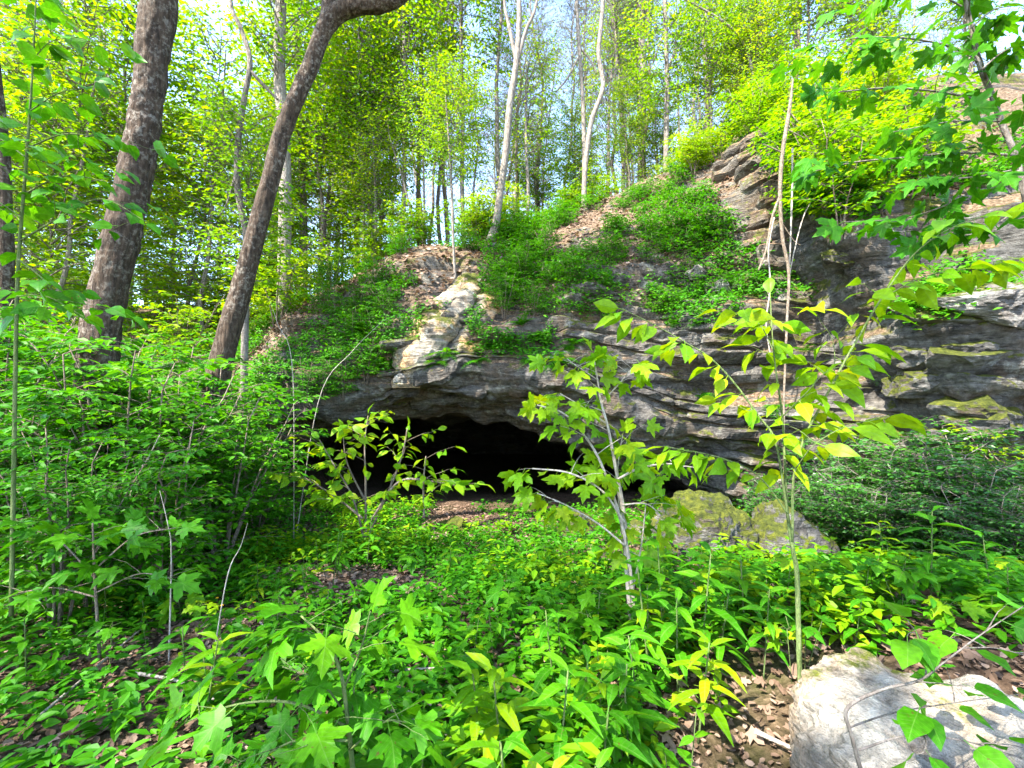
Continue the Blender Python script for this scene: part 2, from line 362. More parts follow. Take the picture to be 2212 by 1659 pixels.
# ------------------------------------------------------------------ terrain: the hill with the cave in it
# one profile (y, z) for each x: deep bottom, deep roof, brow, lip, face, face, slope, ridge, behind, far
PK = {
 -40: [(14, -3), (11, -3), (9.5, -3), (8.5, -1.5), (10, .6), (13, 2.2), (17, 4.2), (22, 6.2), (34, 8.5), (90, 9)],
 -14: [(14, -3), (11, -3), (9.5, -3), (7.5, -.8), (9, .9), (11, 1.9), (14, 3.4), (19, 5.6), (30, 7.0), (90, 7)],
 -9:  [(14, -3), (11, -3), (9.5, -3), (7.6, -.6), (9, .9), (10.5, 1.9), (12.5, 3.0), (16, 4.8), (26, 6.0), (90, 5)],
 -6.5: [(20, -3), (15, -1.2), (10, -1.0), (8.3, -.4), (8.9, .9), (9.8, 2.0), (11, 3.1), (13.4, 4.4), (22, 5.2), (90, 3)],
 -5.2: [(26, -3), (22, .8), (10.6, .8), (8.6, 1.1), (9.1, 1.5), (9.7, 2.7), (10.9, 3.8), (12.6, 4.7), (20, 5.0), (90, 2)],
 -4.5: [(30, -3), (24, 1.), (10.7, .95), (8.9, 1.25), (9.2, 2.2), (9.8, 3.4), (10.9, 4.3), (12.3, 5.0), (18, 4.9), (90, 2)],
 -4:  [(30, -3), (24, 1.1), (10.7, 1.05), (8.95, 1.45), (9.2, 2.5), (9.8, 3.8), (10.8, 4.6), (12.2, 5.2), (17, 4.9), (90, 2)],
 -3:  [(30, -3), (24, 1.1), (10.6, 1.1), (9.0, 1.68), (9.2, 2.8), (9.7, 4.1), (10.7, 4.9), (12.1, 5.45), (17, 5), (90, 2)],
 -2:  [(30, -3), (24, 1.3), (10.7, 1.1), (9.0, 1.95), (9.1, 3.0), (9.6, 4.2), (10.6, 5.0), (12, 5.6), (17, 5.2), (90, 2)],
 -1:  [(30, -3), (24, 1.3), (10.7, 1.15), (8.9, 2.25), (9.05, 3.2), (9.7, 4.3), (10.7, 5.2), (12, 5.85), (17, 5.4), (90, 2)],
 0:   [(30, -3), (24, 1.1), (10.6, 1.0), (8.8, 2.25), (8.95, 3.1), (9.8, 4.3), (10.9, 5.4), (12, 6.2), (17, 5.7), (90, 2)],
 1:   [(30, -3), (24, .7), (10.4, .6), (8.7, 1.95), (8.85, 3.0), (9.7, 4.3), (10.8, 5.6), (12, 6.5), (17, 6.0), (90, 2)],
 2:   [(28, -3), (23, .3), (10.2, .25), (8.6, 1.45), (8.7, 2.8), (9.4, 4.0), (10.6, 5.6), (12, 6.9), (17, 6.4), (90, 2)],
 3:   [(24, -3), (20, -.3), (10.0, -.2), (8.5, .98), (8.6, 2.6), (9.1, 3.9), (10.3, 5.7), (11.8, 7.1), (17, 6.8), (90, 2)],
 4:   [(18, -3), (14, -.7), (9.6, -.75), (8.3, .8), (8.4, 2.5), (8.8, 3.9), (9.9, 5.8), (11.3, 7.4), (17, 7.2), (90, 2)],
 5:   [(13, -3), (11, -1.2), (9.0, -1.1), (8.1, .75), (8.2, 2.5), (8.6, 3.9), (9.3, 6.0), (10.6, 7.4), (17, 7.6), (90, 3)],
 6:   [(12, -3), (10.5, -1.2), (8.6, -1.1), (7.8, .7), (7.9, 2.4), (8.4, 3.8), (8.8, 6.4), (9.8, 7.5), (17, 8.5), (90, 4)],
 7:   [(12, -3), (10, -1.2), (8.2, -1.1), (7.4, .6), (7.5, 2.4), (7.9, 4.0), (8.3, 6.4), (9.2, 7.6), (17, 9.5), (90, 5)],
 9:   [(12, -3), (10, -1.2), (8, -1.1), (7.2, .5), (7.3, 2.6), (7.7, 4.2), (8.2, 6.6), (9.5, 8.5), (17, 11), (90, 7)],
 40:  [(12, -3), (10, -1.2), (8, -1.1), (7.0, .5), (7.3, 2.6), (7.7, 4.2), (8.2, 6.6), (9.5, 8.5), (17, 11), (90, 8)],
}
PX = np.array(sorted(PK), float); PYZ = np.array([PK[k] for k in sorted(PK)], float)      # (nx, 10, 2)
def prof(x):
    x = np.asarray(x, float)
    i = np.clip(np.searchsorted(PX, x) - 1, 0, len(PX) - 2); t = ((x - PX[i]) / (PX[i + 1] - PX[i]))
    t = np.clip(t, 0, 1)[..., None, None]
    return PYZ[i] * (1 - t) + PYZ[i + 1] * t
def LP(x, v):
    """hill surface at column x and profile place v (0..9)"""
    x, v = np.broadcast_arrays(np.asarray(x, float), np.asarray(v, float))
    q = prof(x); j = np.clip(v.astype(int), 0, 8); t = (v - j)[..., None]
    a = np.take_along_axis(q, j[..., None, None].repeat(2, -1), -2)[..., 0, :]
    b = np.take_along_axis(q, (j + 1)[..., None, None].repeat(2, -1), -2)[..., 0, :]
    yz = a * (1 - t) + b * t
    return np.stack([x * (1 + .32 * np.clip(2 - v, 0, 2)) , yz[..., 0], yz[..., 1]], -1)
def LN(x, v):
    e = .05; du = LP(np.asarray(x) + e, v) - LP(np.asarray(x) - e, v); dv = LP(x, np.minimum(np.asarray(v) + e, 9)) - LP(x, np.maximum(np.asarray(v) - e, 0))
    return nrm(np.cross(du, dv)) 
def rough_disp(Pt, N):
    q = Pt * np.array((.5, .5, 1.0)); st = Pt * np.array((.45, .45, 3.4))
    d = .32 * fbm(q, 3, 21) + .13 * fbm(st, 4, 33) + .05 * fbm(Pt * 3.0, 3, 41)
    return d
def hill(x, v):
    Pt = LP(x, v); Nn = LN(x, v)
    amp = np.where(np.asarray(v) < 5, 1.0, 1.0 - .55 * sstep(5, 6.5, v)) * (1 - .0 * np.asarray(x)) * np.where(np.asarray(x) < -5, .5, 1)
    return Pt + Nn * (rough_disp(Pt, Nn) * amp)[..., None]
def hill_z(x, y):
    q = prof(np.array([x]))[0]; return float(np.interp(y, q[3:, 0], q[3:, 1]))
hx = np.concatenate([np.linspace(-40, -9, 60)[:-1], np.linspace(-9, 9, 460), np.linspace(9, 40, 40)[1:]])
hv = np.concatenate([np.linspace(0, 2, 24)[:-1], np.linspace(2, 7, 300), np.linspace(7, 9, 40)[1:]])
XX, VV = np.meshgrid(hx, hv); HP = hill(XX, VV)
mb = MB(); mb.add(HP, grid_faces(len(hv), len(hx)))
hillside = structure('hillside', mb.mesh('hillside', M_ROCK, False))

# rock layers of the face: each course is broken into blocks that stand proud of dark joints
rng = np.random.default_rng(11)
def layer_block(x0, x1, v0, v1, o, seed):
    n = max(8, int((x1 - x0) / .075)); u = np.linspace(0, 1, n)
    ring = [(-.08, -.35), (0, -.3), (.0, .4), (.03, .85), (.18, 1.), (.5, 1.03), (.82, .98), (.97, .8), (1, .3), (1, -.3)]
    k = len(ring); rt = np.array([r[0] for r in ring]); ro = np.array([r[1] for r in ring])
    xs = x0 + (x1 - x0) * u
    wob = .12 * (v1 - v0) * fbm(np.stack([xs * 1.3, 0 * xs + v0 * 9, 0 * xs + seed], -1), 2, 3)
    endt = np.clip(np.minimum(u, 1 - u) * (x1 - x0) / .10, 0, 1) ** .5
    vv = v0 + (v1 - v0) * (rt[None] * (.55 + .45 * endt[:, None]) + (1 - endt[:, None]) * .22) + wob[:, None]
    xg = np.repeat(xs[:, None], k, 1)
    base = hill(xg, np.full_like(xg, (v0 + v1) / 2) * .4 + vv * .6); base0 = hill(xg, vv)
    Nn = LN(xg, np.full_like(xg, .5 * (v0 + v1)))
    off = np.where(ro > 0, ro * o, ro)[None] * np.where(ro[None] > 0, endt[:, None], 1)
    Pt = base0 + Nn * off[..., None]
    d = (.08 * fbm(Pt * np.array((1.6, 1.6, 5)), 3, 70 + seed) + .045 * fbm(Pt * 6, 3, 90 + seed)) * np.clip(ro[None] * 2, 0, 1)
    Pt = Pt + Nn * d[..., None]
    i = np.arange(n - 1)[:, None] * k; j = np.arange(k)[None]; j2 = (j + 1) % k
    F = np.stack([i + j, i + k + j, i + k + j2, i + j2], -1).reshape(-1, 4)
    V = np.vstack([Pt.reshape(-1, 3), Pt[0].mean(0)[None], Pt[-1].mean(0)[None]]); jj = np.arange(k)
    C = np.vstack([np.stack([np.full(k, n * k), jj, (jj + 1) % k], 1), np.stack([np.full(k, n * k + 1), (n - 1) * k + (jj + 1) % k, (n - 1) * k + jj], 1)])
    m = MB(); m.add(V, F, C); return m
vl = [2.25]
while vl[-1] < 5.35: vl.append(vl[-1] + rng.uniform(.09, .26))
nb = 0
for li in range(len(vl) - 1):
    x = -4.4 + rng.uniform(0, .8)
    while x < 7.4:
        L = rng.uniform(.7, 3.0) * (.6 if x < 0 else 1)
        skip = (.08 if x < 3.6 else .45) if x > .6 else (.3 if vl[li] < 3.3 else .72)
        if vl[li] > 4.2: skip += .25
        if rng.random() > skip:
            o = rng.uniform(.02, .20) * (.7 if vl[li] < 3 else 1)
            link('rock_layer', layer_block(x, min(x + L, 7.6), vl[li] + .012, vl[li + 1] - .012, o, li * 31 + nb).mesh('rock_layer', M_LAYER, False), hillside); nb += 1
        x += L * .985

vl = [5.1]
while vl[-1] < 6.75: vl.append(vl[-1] + rng.uniform(.10, .24))
for li in range(len(vl) - 1):
    x = 4.5 + rng.uniform(0, .5)
    while x < 7.2:
        L = rng.uniform(.4, 1.3)
        if rng.random() > .2:
            link('rock_layer', layer_block(x, min(x + L, 7.4), vl[li] + .012, vl[li + 1] - .012, rng.uniform(.03, .3), li * 17 + nb).mesh('rock_layer', M_ROCK, False), hillside); nb += 1
        x += L * .985
# pale ochre rib that runs down the face left of the middle of the mouth
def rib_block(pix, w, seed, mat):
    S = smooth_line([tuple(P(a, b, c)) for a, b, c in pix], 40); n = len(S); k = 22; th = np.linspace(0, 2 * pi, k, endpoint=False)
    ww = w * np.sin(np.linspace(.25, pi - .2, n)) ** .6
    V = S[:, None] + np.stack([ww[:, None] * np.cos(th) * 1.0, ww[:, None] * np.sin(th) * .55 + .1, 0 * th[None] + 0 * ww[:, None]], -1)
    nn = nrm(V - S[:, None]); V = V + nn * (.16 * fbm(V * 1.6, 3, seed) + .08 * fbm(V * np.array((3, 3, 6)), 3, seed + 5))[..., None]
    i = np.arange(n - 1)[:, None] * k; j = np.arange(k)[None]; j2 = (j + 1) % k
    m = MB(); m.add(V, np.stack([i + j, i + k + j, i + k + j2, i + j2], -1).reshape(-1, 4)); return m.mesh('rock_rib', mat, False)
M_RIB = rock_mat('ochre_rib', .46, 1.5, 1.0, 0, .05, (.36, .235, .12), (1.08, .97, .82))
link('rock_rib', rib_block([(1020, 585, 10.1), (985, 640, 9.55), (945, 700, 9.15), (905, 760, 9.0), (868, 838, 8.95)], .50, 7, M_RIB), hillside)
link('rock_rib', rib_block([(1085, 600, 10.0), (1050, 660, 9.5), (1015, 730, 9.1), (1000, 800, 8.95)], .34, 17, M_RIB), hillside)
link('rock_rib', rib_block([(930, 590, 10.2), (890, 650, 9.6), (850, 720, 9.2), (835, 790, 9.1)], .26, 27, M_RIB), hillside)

# the outcrop on the right: rows by height, columns from its hidden back round the corner to the right
OR = [(-.8, 7.2, 7.3), (.2, 7.0, 7.1), (.7, 6.8, 6.9), (1.5, 6.45, 6.5), (2.2, 6.15, 6.25), (2.75, 5.95, 6.2), (3.05, 5.85, 6.55), (3.5, 5.7, 6.8), (4.2, 5.4, 7.0), (4.9, 5.3, 7.2), (5.3, 5.35, 7.7), (6.5, 5.7, 8.7), (8, 6.2, 10.2), (10, 7, 13.2), (11, 8, 18)]
OU = [(-.25, 3.0), (-.12, 1.4), (.0, .45), (.28, .05), (1.4, -.3), (4, -1.1), (14, -3)]
ro_ = smooth_line(OR, 170); cu_ = smooth_line(OU, 150)
OX = ro_[:, 1][:, None] + cu_[:, 0][None]; OY = ro_[:, 2][:, None] + cu_[:, 1][None]; OZ = np.repeat(ro_[:, 0][:, None], 150, 1)
OP = np.stack([OX, OY, OZ], -1)
du = np.gradient(OP, axis=1); dv = np.gradient(OP, axis=0); ON = nrm(np.cross(du, dv))
OP = OP + ON * (.20 * fbm(OP * np.array((.6, .6, 1.2)), 3, 61) + .14 * fbm(OP * np.array((.5, .5, 3.2)), 4, 66) + .05 * fbm(OP * 3.5, 3, 69))[..., None]
mb = MB(); mb.add(OP, grid_faces(170, 150))
M_OUT = rock_mat('outcrop_block', .72, .62, .6, 0, .1)
outcrop = structure('rock_outcrop', mb.mesh('rock_outcrop', rock_mat('outcrop_rock', .66, .6, .6, .9)))

r_ = np.random.default_rng(8); BLK = []
def outcrop_blocks():
    for i in range(15):
        a = int(r_.uniform(22, 92)); b = int(r_.uniform(38, 112)); p = OP[a, b]; n_ = ON[a, b]
        sz = r_.uniform(.35, .85); me = boulder_mesh('rock_block', (sz, sz * .7, sz * r_.uniform(.3, .5)), 900 + i, M_OUT, 4, 14, .05)
        o = link('rock_block', me, outcrop); o.location = tuple(p - n_ * sz * .22); o.rotation_euler = (r_.normal() * .12, r_.normal() * .12, r_.uniform(-.6, .3))
# ------------------------------------------------------------------ boulders
def boulder_mesh(name, size, seed, mat, sub=5, cuts=16, rough=.05):
    bm = bmesh.new(); bmesh.ops.create_icosphere(bm, subdivisions=sub, radius=1)
    V = np.array([v.co[:] for v in bm.verts]); F = np.array([[v.index for v in f.verts] for f in bm.faces]); bm.free()
    r = np.random.default_rng(seed)
    for _ in range(cuts):
        n = nrm(r.normal(size=3)); d = r.uniform(.50, .85); s = V @ n - d
        V = V - np.where(s > 0, s, 0)[:, None] * n * .93
    V = V * np.array(size)
    N_ = nrm(V); sc = 1 / max(size)
    V = V + N_ * (rough * 1.5 * max(size) * fbm(V * 2.6 * sc + seed, 5, seed, .6) + .016 * fbm(V * 9 + seed, 3, seed + 3))[:, None]
    m = MB(); m.add(V, F); return m.mesh(name, mat, False)
def boulder(loc, size, rz, seed, label, mat=M_BLD, tilt=0, sub=5, group=None, cuts=16):
    o = link('boulder', boulder_mesh('boulder', size, seed, mat, sub, cuts)); o.location = tuple(loc); o.rotation_euler = (tilt, tilt * .4, rz)
    return tag(o, label, 'boulder', group)
outcrop_blocks()
boulder((1.46, 1.63, .14), (.64, .60, .48), -.55, 4, 'big pale limestone boulder with a sloping flat top beside the thin sapling', M_BLDW, .14, 6)
boulder((2.35, 5.35, -.2), (.8, .62, .85), .2, 12, 'large mossy boulder in front of the right end of the cave mouth', M_BLD, 0, 6)
boulder((3.25, 5.5, -.25), (.75, .55, .78), 1.0, 14, 'mossy boulder leaning against the large mossy boulder beside the dark bushes', M_BLD, .15, 5)
boulder((2.75, 4.7, -.4), (.5, .4, .5), .7, 15, 'low broken mossy rock at the foot of the large mossy boulder', M_BLD, .1, 5)
boulder((1.0, 7.0, -.62), (.6, .45, .5), .5, 21, 'mossy rock at the cave entrance behind the maple sapling', M_BLD)
boulder((1.75, 6.5, -.55), (.55, .5, .42), 1.2, 23, 'mossy rock between the cave entrance and the large mossy boulder', M_BLD)
boulder((-.95, 7.6, -.68), (.45, .4, .36), .2, 27, 'round moss covered stone in front of the dark cave', rock_mat('moss_stone', 1.05, .9, .3))
boulder((-.28, 1.78, -.02), (.20, .14, .13), .4, 31, 'small moss covered stone among the weeds beside a fallen pale stick', rock_mat('moss_stone_small', .8, .9, .3), sub=4)
boulder((.70, 1.86, .0), (.10, .08, .07), .9, 35, 'small pale stone half buried in dead leaves under the weeds', M_BLDW, sub=4)
boulder((-.05, 3.2, -.15), (.14, .11, .08), .3, 36, 'flat grey stone among low plants on the forest floor', M_LAYER, sub=4)
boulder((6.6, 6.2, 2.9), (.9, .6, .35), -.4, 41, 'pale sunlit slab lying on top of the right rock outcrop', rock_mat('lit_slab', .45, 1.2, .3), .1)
boulder((7.8, 6.0, 2.0), (.8, .6, .5), .3, 42, 'mossy block bulging from the front of the right rock outcrop', M_BLD, .1)
# ------------------------------------------------------------------ stones lying on the bank above the cave
for i, (px, py, Yd, s) in enumerate([(905, 655, 9.7, .24), (925, 700, 9.3, .2), (880, 740, 9.2, .26), (870, 790, 9.0, .22), (990, 640, 9.8, .2), (1090, 560, 10.6, .2), (1210, 570, 10.2, .16), (1240, 590, 10.0, .18), (1060, 540, 11.0, .26), (840, 600, 10.4, .16), (1500, 590, 9.0, .25), (1560, 620, 8.8, .22), (1430, 610, 9.3, .2), (965, 600, 10.2, .15)]):
    p = P(px, py, Yd); z = max(hill_z(p[0], Yd), p[2] - .4)
    p[2] = min(p[2], z + .1)
    boulder(p, (s, s * .8, s * .7), i * 1.3, 50 + i, 'pale stone poking out of the bank above the cave mouth', rock_mat('bank_stone', .3, 1.1, .3) if i == 0 else bpy.data.materials['bank_stone'], .2, 3, 'stones on the bank')
# ------------------------------------------------------------------ plants: growing helpers
class Fol:
    def __init__(s): s.p = []; s.d = []; s.u = []; s.s = []
    def add(s, p, d, u, z): s.p.append(p); s.d.append(d); s.u.append(u); s.s.append(z)
    def arr(s): return np.array(s.p), np.array(s.d), np.array(s.u), np.array(s.s)
ZUP = np.array((0, 0, 1.))
def leaf_along(rng, fol, pts, sp, llen, t0=.2, droop=.25, opp=False, ang=60, wob=.35, term=True):
    seg = np.linalg.norm(np.diff(pts, axis=0), axis=1); cum = np.concatenate(([0], np.cumsum(seg))); L = cum[-1]
    n = max(1, int(L * (1 - t0) / sp)); side = 1
    for i in range(n):
        s = L * (t0 + (1 - t0) * (i + rng.uniform(.1, .9)) / n)
        k = min(np.searchsorted(cum, s) - 1, len(pts) - 2); k = max(k, 0)
        p = pts[k] + (pts[k + 1] - pts[k]) * ((s - cum[k]) / max(seg[k], 1e-6)); d = nrm(pts[k + 1] - pts[k])
        h = np.array((d[0], d[1], 0)); hl = np.linalg.norm(h)
        if hl < .3: a = rng.uniform(0, 2 * pi); h = np.array((cos(a), sin(a), 0))
        else: h = h / hl
        lat = np.array((-h[1], h[0], 0))
        for sd in ((1, -1) if opp else (side,)):
            a = radians(ang + rng.uniform(-20, 20))
            ld = h * cos(a) + lat * sd * sin(a) + ZUP * (-droop + rng.normal() * .18)
            up = ZUP + rng.normal(size=3) * wob
            fol.add(p + nrm(ld) * .12 * llen, ld, up, llen * rng.uniform(.65, 1.15))
        side = -side
    if term:
        d = nrm(pts[-1] - pts[-2]); fol.add(pts[-1], d + ZUP * (-droop), ZUP + rng.normal(size=3) * wob, llen * rng.uniform(.8, 1.1))
def grow(rng, smb, fol, start, d, L, r, sp, llen, twigs=0, rise=.0, k=4, depth=0, **kw):
    d = nrm(d); n = 6; t = np.linspace(0, 1, n)[:, None]
    lat = nrm(np.cross(d, ZUP) + 1e-6)
    bend = rng.normal() * .2 * L
    pts = start + d * L * t + ZUP * (rise * L * (t - t * t * 1.1)) + lat * bend * t * t + rng.normal(size=(n, 3)) * .015 * L * t
    tube(smb, pts, np.linspace(r, r * .3, n), k)
    leaf_along(rng, fol, pts, sp, llen, **kw)
    for i in range(twigs):
        u = .25 + .65 * (i + rng.uniform(0, .8)) / twigs; p = pts[int(u * (n - 1))]
        sd = 1 if (i + depth) % 2 else -1; a = radians(rng.uniform(30, 70))
        dd = d * cos(a) + lat * sd * sin(a) + ZUP * rng.uniform(-.25, .35)
        grow(rng, smb, fol, p, dd, L * rng.uniform(.35, .6) * (1.15 - .5 * u), r * .5, sp, llen, 0, rise * .5, 3, depth + 1, **kw)
    return pts

def crown_mesh(key, seed, h, R, nb, twigs, sp, llen, tmpl, mat, shape=.5, rise=.25, up0=.0, up1=.8, br=.007):
    """a leaf crown around a vertical axis: tiers of flat sprays with gaps"""
    rng = np.random.default_rng(seed); sm = MB(); fo = Fol()
    for i in range(nb):
        t = (i + rng.uniform(0, 1)) / nb; a = i * 2.4 + rng.normal() * .5
        rr = R * (1 - abs(t - shape) ** 1.6 * 1.1) * rng.uniform(.55, 1.1); rr = max(rr, .25 * R)
        st = np.array((0, 0, t * h * .92))
        grow(rng, sm, fo, st, np.array((cos(a), sin(a), rng.uniform(up0, up1) + .3 * t)), rr, br * R, sp, llen, twigs, rise, 4, wob=.5, t0=.3)
    m = MB(); leaves(m, tmpl, *fo.arr())
    return sm.mesh(key + '_branches', M_BKM), m.mesh(key + '_crown', mat, False)
CR = {}
for i in range(4): CR['b%d' % i] = crown_mesh('bright', 100 + i, 6.0, 2.6, 52, 7, .10, .18, L_MID, M_LB)
for i in range(3): CR['m%d' % i] = crown_mesh('mid', 120 + i, 6.0, 2.6, 38, 6, .13, .16, L_MID, M_LB)
for i in range(3): CR['g%d' % i] = crown_mesh('grey', 140 + i, 9.0, 4.0, 48, 7, .22, .14, L_LO, M_LG, .55, .3, .5, 1.7, .005)
for i in range(2): CR['h%d' % i] = crown_mesh('high', 150 + i, 6.0, 4.2, 26, 6, .26, .24, L_MAPLO, M_LB, .45)
def add_crown(root, key, loc, sc, rz, szz=1.0):
    for nm, me in zip(('branches', 'crown'), CR[key]):
        o = link(nm, me, root); o.location = tuple(loc); o.rotation_euler = (0, 0, rz); o.scale = (sc, sc, sc * szz)

LANDMARK = [('the thick leaning tree', -4.6, 5.0), ('the dark slanting tree', -4.2, 6.4), ('the pale boulder', 1.58, 1.68), ('the large mossy boulder', 2.75, 5.6), ('the sunlit maple sapling', .8, 3.1),
            ('the shrub before the cave', -1.8, 5.6), ('the low maple seedling', -.6, 1.65), ('the small mossy stone', -.28, 1.78), ('the dark bushes', 5.0, 5.2), ('the cave mouth', -.3, 8.0), ('the slender left sapling', -3.2, 2.9), ('the thin sapling', 1.42, 2.25), ('the flat grey stone', -.05, 3.2)]
def near(x, y): return min(LANDMARK, key=lambda l: (l[1] - x) ** 2 + (l[2] - y) ** 2)[0]
def surf(x, y):
    q = prof(np.array([x]))[0]; g = float(ground_z(np.array(x), np.array(y), False))
    return max(g, hill_z(x, y)) if y > q[3, 0] else g
def pxw(px, w, Y):
    a = (px - 1106) / FP; return .5 * w * Y / FP / math.sqrt(1 + a * a)
def line_px(pix, Y):
    pts = np.array([P(p[0], p[1], p[3] if len(p) > 3 else Y) for p in pix]); rad = np.array([pxw(p[0], p[2], p[3] if len(p) > 3 else Y) for p in pix])
    return pts, rad
def tree(label, pix, Y, mat, crowns=(), limbs=(), k=10, ridge=0., rough=.06, group=None, root_flare=1.35, ground=None, seed=0, n=None):
    pts, rad = line_px(pix, Y); b = pts[0].copy()
    g = surf(b[0], b[1]) if ground is None else ground
    if b[2] > g + .05: pts = np.vstack([[b[0], b[1], g - .15], pts]); rad = np.concatenate([[rad[0] * root_flare], rad])
    base = np.array((pts[0][0], pts[0][1], min(g, pts[0][2] + .15)))
    root = thing('tree', base, label, 'tree', group)
    n = n or max(16, 4 * len(pts)); S = smooth_line(np.hstack([pts, rad[:, None]]), n)
    m = MB(); tube(m, S[:, :3] - base, np.maximum(S[:, 3], .004), k, rough, seed, ridge); link('trunk', m.mesh('trunk', mat), root)
    for lp in limbs:
        p2, r2 = line_px(lp, Y); S2 = smooth_line(np.hstack([p2, r2[:, None]]), 5 * len(p2)); m = MB()
        tube(m, S2[:, :3] - base, np.maximum(S2[:, 3], .003), max(5, k - 3), rough, seed + 3, ridge); link('limb', m.mesh('limb', mat), root)
    for j, (key, zc, sc) in enumerate(crowns):
        zz = base[2] + zc; i = int(np.argmin(abs(S[:, 2] - zz))); c = S[i, :3] - base
        add_crown(root, key, (c[0], c[1], zc), sc, j * 1.9 + seed, 1.0)
    return root

# ------------------------------------------------------------------ the trees, by their place and lean
tree('thick leaning tree with mottled dark bark rising from the shrubs', [(185, 1330, 122), (200, 1050, 104), (212, 760, 92), (250, 560, 86), (287, 400, 82), (308, 290, 76), (320, 200, 72), (333, 90, 78), (352, -60, 80), (372, -300, 76), (380, -700, 60), (400, -1200, 30)], 5.0, M_BKD, [('h0', 10.0, .75)], k=40, ridge=.16, n=150, seed=3)
tree('dark slanting tree that bends over to the right at its forked top', [(425, 1160, 62), (448, 960, 58), (476, 790, 54), (516, 640, 48), (554, 500, 43), (584, 390, 40), (610, 290, 38), (638, 215, 38), (672, 140, 36), (698, 70, 37), (728, 28, 42), (772, 12, 42), (822, 8, 40), (868, -14, 36), (930, -90, 30), (960, -220, 18)], 6.4, M_BKD, [('h1', 9.0, .5)], [[(704, 60, 34), (710, 0, 30), (712, -120, 26), (730, -420, 14)]], k=28, ridge=.12, n=110, seed=5)
tree('straight pale barked tree on the slope behind the dark slanting tree', [(612, 690, 30), (614, 560, 29), (616, 400, 28), (612, 280, 28), (604, 160, 27), (606, 40, 26), (612, -150, 20), (610, -400, 10)], 11, M_BKP, [('b0', 5.5, .9)], k=14, ridge=.06, seed=7)
tree('slender crooked dark tree just left of the slanting tree', [(532, 560, 15), (524, 470, 15), (513, 400, 15), (516, 290, 14), (530, 200, 13), (540, 130, 13), (520, 60, 11), (498, 5, 10), (490, -150, 6)], 8.5, M_BKM, [('b1', 3.8, .6)], [[(538, 150, 9), (575, 190, 8), (600, 215, 5)], [(516, 350, 7), (490, 440, 5), (470, 470, 3)]], seed=9)
tree('pale straight far tree in the gap right of the slanting tree', [(656, 470, 18), (652, 350, 17), (646, 200, 16), (640, 60, 15), (640, -150, 9)], 15, M_BKP, [('b2', 5, .9)], seed=11)
tree('dark tree cut off by the left edge of the view', [(4, 900, 58), (8, 640, 50), (8, 480, 46), (2, 330, 42), (-20, 100, 38), (-30, -200, 26)], 6.2, M_BKD, [('h0', 8.5, .55)], k=18, ridge=.1, seed=13)
tree('forked pale far tree seen left of the thick leaning tree', [(268, 330, 18), (258, 285, 17), (245, 215, 14), (228, 140, 12), (215, 60, 9), (205, -60, 5)], 17, M_BKP, [('g0', 8, .5)], [[(262, 300, 10), (235, 262, 9), (200, 235, 8), (172, 205, 5)]], seed=15)
